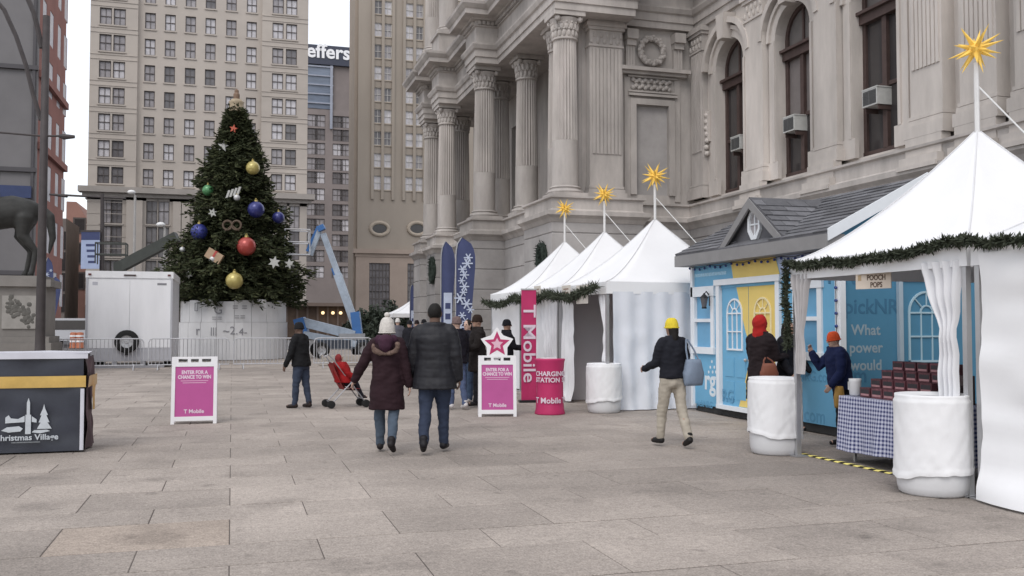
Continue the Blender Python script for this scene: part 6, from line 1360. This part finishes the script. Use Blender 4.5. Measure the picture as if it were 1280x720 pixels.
q = MB(); q.ring_strip([[(x, y+.0, z) for x in (-.21, -.1, 0, .1, .21)] for (y, z) in ((.26, .36), (.12, .36), (-.02, .37), (-.1, .5), (-.2, .72), (-.26, .86))], caps=False, close=False); q.ring_strip([[(x, y-.02, z-.03) for x in (-.21, -.1, 0, .1, .21)] for (y, z) in ((.26, .36), (.12, .36), (-.02, .37), (-.1, .5), (-.2, .72), (-.26, .86))], caps=False, close=False); sl_(q, 'seat', M_rs, ST, True)
hp_ = Matrix.Rotation(ST.rotation_euler.z, 3, 'Z')@Vector((0, -.02, 0))
person(S0+hp_+_Z*.16, ST.rotation_euler.z, 1.06, 'small child in a red snowsuit sitting in the stroller', '8a1a1c', '23232a', '2a2022', legs=((78, 55), (74, 50)), arms=((35, 12, 40, 5), (30, 12, 30, 5)), hem=.86, hood_up='7a2a2c', skin='light', sit=True, build=1.7, jr=.08, lean=-12)
# ================================================================== equestrian statue
SD = 30.0; sp1 = dep(70, 400, SD); SX1 = sp1.x; SY = sp1.y-.3; PT = dep(20, 345, SD).z
st = thing('equestrian_statue', (SX1-2.2, SY+1, 0), 'dark bronze horse and rider on a stepped stone pedestal at the left edge', 'statue')
M_brz = mat('weathered bronze', (.042, .042, .04), .65, .3, 3, spec=.25); M_ped = mat('grey pedestal granite', (.22, .205, .19), .85, .15, 1.2, .2, 10, grime=.2)
xL = SX1-4.6
q = MB().box(xL+.25, SX1-.3, SY+.3, SY+2.0, 1.2, PT-.35); q.build('pedestal', M_ped, st)
for (e, z0, z1) in ((.0, .0, .55), (.1, .55, 1.0), (.18, 1.0, 1.2)): MB().box(xL+e, SX1-e, SY+e, SY+2.3-e, z0, z1-.002).build('step', M_ped, st)
MB().box(xL+.1, SX1-.15, SY+.15, SY+2.15, PT-.35, PT-.12).box(xL+.3, SX1-.35, SY+.35, SY+1.95, PT-.12, PT).build('pedestal_cap', M_ped, st)
fp_ = Fr((0, SY+.3, 0), (1, 0, 0), (0, -1, 0)); rx = dep(32, 400, SD).x
MB().fbox(fp_, rx-.62, rx+.45, 1.45, 2.5, .001, .05).build('relief_panel', mat('pale relief stone', (.30, .285, .265), .85, .12, 3), st)
q = MB()
for i in range(70): q.ball(fp_.p(rx-.1+random.gauss(0, .1)+.3*math.sin(i*.09), 2.0+random.gauss(0, .12)-.3*math.sin(i*.09)**3, .04), random.uniform(.05, .09), 7, 5, (1, .4, 1))
q.build('relief_figure', mat('dark relief stone', (.12, .115, .105), .85, .2, 5), st)
hx = dep(44, 260, SD).x-.25; hyc = SY+1.15; hz0 = PT; q = MB(); S_ = 1.6
def hv(x, y, z): return Vector((hx-x*S_, hyc+y*S_, hz0+z*S_))
limb(q, [(hv(.02, 0, 1.32), .27*S_), (hv(.3, 0, 1.33), .33*S_), (hv(.75, 0, 1.25), .34*S_), (hv(1.25, 0, 1.3), .33*S_), (hv(1.5, 0, 1.42), .26*S_)], 16)
limb(q, [(hv(1.5, 0, 1.5), .22*S_), (hv(1.8, 0, 1.85), .15*S_), (hv(1.95, 0, 2.1), .12*S_)]); limb(q, [(hv(1.9, 0, 2.12), .12*S_), (hv(2.2, 0, 1.95), .1*S_), (hv(2.4, 0, 1.78), .07*S_)])
for sd in (-.14, .14):
    limb(q, [(hv(.08, sd, 1.2), .2*S_), (hv(.16+sd*.4, sd, .82), .12*S_), (hv(-.06+sd*.5, sd, .52), .065*S_), (hv(.0+sd*.6, sd, .12), .05*S_), (hv(.04+sd*.6, sd, .05), .07*S_)])
limb(q, [(hv(1.42, -.14, 1.15), .15*S_), (hv(1.45, -.14, .66), .075*S_), (hv(1.42, -.14, .12), .05*S_), (hv(1.45, -.14, .05), .07*S_)]); limb(q, [(hv(1.42, .14, 1.15), .15*S_), (hv(1.72, .14, .86), .075*S_), (hv(1.6, .14, .5), .05*S_), (hv(1.55, .14, .42), .065*S_)])
limb(q, [(hv(-.18, 0, 1.45), .07*S_), (hv(-.36, 0, 1.25), .1*S_), (hv(-.42, 0, .8), .07*S_), (hv(-.36, 0, .5), .03*S_)])
for sd in (-.06, .06): limb(q, [(hv(1.9, sd, 2.2), .035*S_), (hv(1.88, sd, 2.34), .015*S_)], 8)
remesh(q, .045, 'horse', M_brz, st, it=3)
for o in [c for c in st.children if c.name.startswith('horse')]: o.location = -st.location
q = MB(); limb(q, [(hv(0.75, 0, 1.5), .2*S_), (hv(0.75, 0, 1.8), .17*S_), (hv(0.77, 0, 2.1), .2*S_), (hv(0.78, 0, 2.25), .1*S_)], 14); limb(q, [(hv(0.79, 0, 2.3), .07*S_), (hv(0.81, 0, 2.48), .11*S_), (hv(0.81, 0, 2.56), .1*S_)]); limb(q, [(hv(0.81, 0, 2.56), .15*S_), (hv(0.81, 0, 2.6), .15*S_)])
for sd in (-1, 1): limb(q, [(hv(0.78, sd*.12, 1.6), .12*S_), (hv(1.03, sd*.34, 1.4), .1*S_), (hv(0.88, sd*.36, .95), .075*S_), (hv(1.03, sd*.36, .86), .06*S_)]); limb(q, [(hv(0.76, sd*.2, 2.16), .08*S_), (hv(0.73, sd*.3, 1.86), .065*S_), (hv(0.98, sd*.14, 1.76), .05*S_)])
remesh(q, .04, 'rider', M_brz, st, it=3).location = -st.location
# ================================================================== poles, lamps, banner
M_pole = mat('dark brown pole paint', (.055, .047, .047), .6, .2, 3)
PD = 28.0; pp = dep(50, 437, PD); pp.z = 0
lo = thing('lamp_post', pp, 'tall dark pole with curved arms in front of the statue', 'lamp post')
ztp = dep(52, 20, PD).z
MB().lathe([(.26, 0), (.26, .25), (.16, .35), (.14, 1.2), (.125, 4), (.1, ztp)], 14, pp).build('shaft', M_pole, lo, smooth=True)
def pd(px, py): return dep(px, py, PD)
MB().tube([pd(52, 60), pd(48, 40), pd(42, 15), pd(32, -8), pd(20, -25)], .075, 8).build('arm', M_pole, lo); MB().tube([pd(51, 150), pd(42, 120), pd(32, 80), pd(20, 45), pd(5, 12), pd(-14, -10)], .065, 8).build('arm', M_pole, lo)
MB().tube([pd(-30, 163), pd(52, 170), pd(76, 170)], .03, 8).build('cross_arm', M_pole, lo); q = MB().tube([pd(74, 170), pd(80, 171), pd(93, 171)], [.05, .09, .05], 8); q.build('lamp_head', M_pole, lo)
P2 = 62.0; p2 = dep(128, 430, P2); p2.z = 0; l2_ = thing('lamp_post', p2, 'grey street pole with a long cross arm and blue banner left of the tree', 'lamp post')
MB().tube([p2, dep(128, 242, P2)], [.16, .12], 10).build('shaft', M_pole, l2_); MB().tube([dep(62, 243, P2), dep(157, 248, P2)], .07, 8).build('cross_arm', M_pole, l2_); MB().tube([dep(62, 243, P2), dep(84, 245, P2)], [.06, .12], 8).build('lamp_head', M_pole, l2_)
f = Fr(dep(114, 290, P2-.3), tuple(_Rt), tuple(-_Fh)); k_ = P2/F
bn = MB().fbox(f, -12*k_, 11*k_, -46*k_, 0, 0, .03).build('banner', mat('pale blue banner', (.33, .39, .55), .7, .12, 1), l2_); MB().fbox(f, -12*k_, 11*k_, -10*k_, 0, .031, .04).build('banner_header', M_fnav, bn); MB().fbox(f, -13*k_, 13*k_, 0, .12, -.02, .06).build('banner_arm', M_pole, l2_)
for i in range(4): MB().fbox(f, -(6-i)*k_, (6-i % 2)*k_, -(18+i*7)*k_, -(15+i*7)*k_, .031, .036).build('print', M_fnav, bn)
for (px, pt, lab) in ((166, 240, 'white street lamp on a slim pole before the cream office block'), (204, 281, 'white street lamp beside the upper left branches of the tree')):
    D = 58 if px == 166 else 52; p = dep(px, 430, D); p.z = 0; t = thing('street_lamp', p, lab, 'street lamp', 'white street lamps left of the tree'); zt_ = dep(px, pt+4, D).z
    MB().tube([p, (p.x, p.y, zt_)], [.1, .07], 8).build('pole', mat('pale grey pole', (.34, .33, .32), .6, .1, 3), t); c = Vector((p.x-.22, p.y, zt_+.05)); MB().lathe([(.06, 0), (.2, .05), (.26, .13), (.16, .24), (.03, .27)], 14, c).build('lamp_head', mat('white lamp head', (.72, .72, .72), .5, .05, 3), t, smooth=True); MB().tube([(p.x, p.y, zt_), c+_Z*.1], .05, 6).build('arm', MATS['pale grey pole'], t)
# wreaths hung on the stone base
M_wr = mat('dark wreath', (.025, .035, .028), .85, .4, 12)
for (px, py, X, ry_, rz_, lab) in ((678, 324, 9.33, .5, .42, 'dark oval evergreen wreath on the stone base above the far tents'), (541, 338, 8.53, .55, .5, 'dark oval evergreen wreath on the stone base left of the flags')):
    c = atX(px, py, X); q = MB(); c.x -= .02; q.tube([(c.x, c.y+ry_*.6*math.cos(a), c.z+rz_*math.sin(a)) for a in [k*math.pi/12 for k in range(25)]], .11, 8)
    rr = random.Random(5)
    for k in range(420):
        a = rr.uniform(0, 6.28); b = Vector((c.x+rr.uniform(-.1, .05), c.y+ry_*.6*math.cos(a)+rr.gauss(0, .07), c.z+rz_*math.sin(a)+rr.gauss(0, .07))); v = Vector((rr.gauss(-.3, .6), rr.gauss(0, 1), rr.gauss(0, 1))).normalized()*.14; wv = v.cross(Vector((1, .3, .2))).normalized()*.02; q.add([b-wv, b+wv, b+v], [(0, 1, 2)])
    o = q.build('wreath', M_wr, None, origin=c); tag(o, lab, 'wreath', 'dark wreaths on the stone base')
# far white tent by the flags
ft = dep(520, 400, 55); ft.z = 0
tF = tent(ft.x-1.6, ft.x+1.9, ft.y-1.5, ft.y+1.5, 'small white tent far off behind the walkers', eave=dep(500, 392, 54).z, peak=dep(528, 368, 55).z, group=None)
# shrubs and trees at the foot of the tan tower
def bush(px, D, w_, h_, label, n=1400, trunk=False):
    p = dep(px, 425, D); p.z = 0; t = thing('shrub' if not trunk else 'street_tree', p, label, 'shrub' if not trunk else 'tree', 'dark shrubs before the tan tower'); q = MB(); rr = random.Random(int(px*3))
    for i in range(n):
        a = rr.uniform(0, 6.28); r_ = math.sqrt(rr.random())*w_/2; z = h_*(.15+.85*rr.random())*(1-.35*(r_/(w_/2))**2)*(.85+.15*math.sin(a*3)); b = p+Vector((r_*math.cos(a), r_*math.sin(a), z)); v = Vector((rr.gauss(0, 1), rr.gauss(0, 1), rr.gauss(0, 1))).normalized()*.28; wv = v.cross(Vector((rr.gauss(0, 1), rr.gauss(0, 1), rr.gauss(0, 1)))).normalized()*.12; q.add([b-wv, b+v*.6-wv*.6, b+v, b+wv], [(0, 1, 2, 3)])
    q.build('crown', mat('dark shrub leaves', (.035, .045, .032), .8, .4, 2), t); q = MB()
    for k in range(3): q.tube([p+Vector((.1*k-.1, 0, 0)), p+Vector((.3*(k-1), .1*k, h_*.6))], [.07, .03], 6)
    q.build('stem', MATS['fir bark'], t)
bush(462, 60, 3.2, 2.8, 'broad dark shrub left of the far white tent'); bush(485, 58, 3.4, 3.4, 'taller dark shrub directly behind the white knit hat'); bush(448, 66, 3, 2.0, 'low dark shrub behind the boom lift turret'); bush(502, 64, 3, 2.6, 'dark shrub beside the small far tent')
# cafe front with lit lamps beyond the lift
cf = dep(395, 400, 96); t = thing('cafe_pavilion', (cf.x, cf.y, 0), 'low brown cafe front with warm lamps behind the boom lift', 'pavilion')
cx0, cx1 = dep(345, 400, 96).x, dep(436, 400, 96).x; cz = dep(395, 383, 96).z
MB().box(cx0, cx1, cf.y, cf.y+4, 0, cz).build('front', mat('brown cafe front', (.10, .065, .045), .6, .3, .8), t); MB().box(cx0-.5, cx1+.5, cf.y-1.2, cf.y+4.2, cz+.01, cz+.35).build('roof', mat('brown roof edge', (.16, .12, .10), .7, .1, 2), t)
for px in (404, 417, 427): c = dep(px, 391, 95.5); MB().ball(Vector((c.x, cf.y-.35, c.z)), .17, 12, 8).build('lamp', mat('warm lamp', (1, .72, .38), .5, 0, 1, emit=1.6), t, smooth=True)
q = MB()
for i in range(8): x = cx0+(cx1-cx0)*i/7; q.box(x-.1, x+.1, cf.y-.12, cf.y-.005, 0, cz)
q.build('mullions', mat('brown roof edge', (.16, .12, .10)), t)
# parked vans at the far street
def van(px, D, label, col, hh=2.0):
    p = dep(px, 425, D); p.z = 0; t = thing('parked_van', p, label, 'van', 'white vehicles parked down the street'); m = mat('van paint '+col, col, .4, .05, 2, spec=.5)
    q = MB(); pr = [(-2.3, .45), (2.3, .45), (2.3, 1.0), (1.5, 1.15), (.9, hh), (-2.2, hh), (-2.3, hh-.2)]; q.fpoly(Fr(p+Vector((0, -.9, 0)), (1, 0, 0), (0, -1, 0)), pr, -1.8, 0); q.build('body', m, t)
    q = MB().fpoly(Fr(p+Vector((0, -.905, 0)), (1, 0, 0), (0, -1, 0)), [(-2, 1.2), (1.25, 1.2), (.85, hh-.15), (-2, hh-.15)], 0, .01); q.build('window', M_glassD, t)
    for x in (-1.4, 1.4):
        for y in (-.8, .8): wheel(p+Vector((x, y, .36)), .36, .22, (0, 1 if y > 0 else -1, 0), t)
van(97, 66, 'white van parked left of the trailer', 'b9b9bd'); van(80, 72, 'pale grey van behind the pole by the statue', '8d8d92')
# orange traffic barrels at the street edge
for (px, lab) in ((92, 'orange traffic drum left of the trailer'), (100, 'orange traffic drum next to the trailer')):
    p = dep(px, 425, 62); p.z = 0; t = thing('traffic_drum', p, lab, 'traffic drum', 'orange traffic drums'); MB().lathe([(.3, 0), (.28, .05), (.24, .08), (.22, 1.0), (.15, 1.05)], 16, p).build('drum', mat('orange drum', (.36, .12, .06), .5, .1, 4), t, smooth=True)
    for z in (.4, .75): MB().lathe([(.245, z), (.24, z+.12)], 16, p).build('band', M_wpl, t)
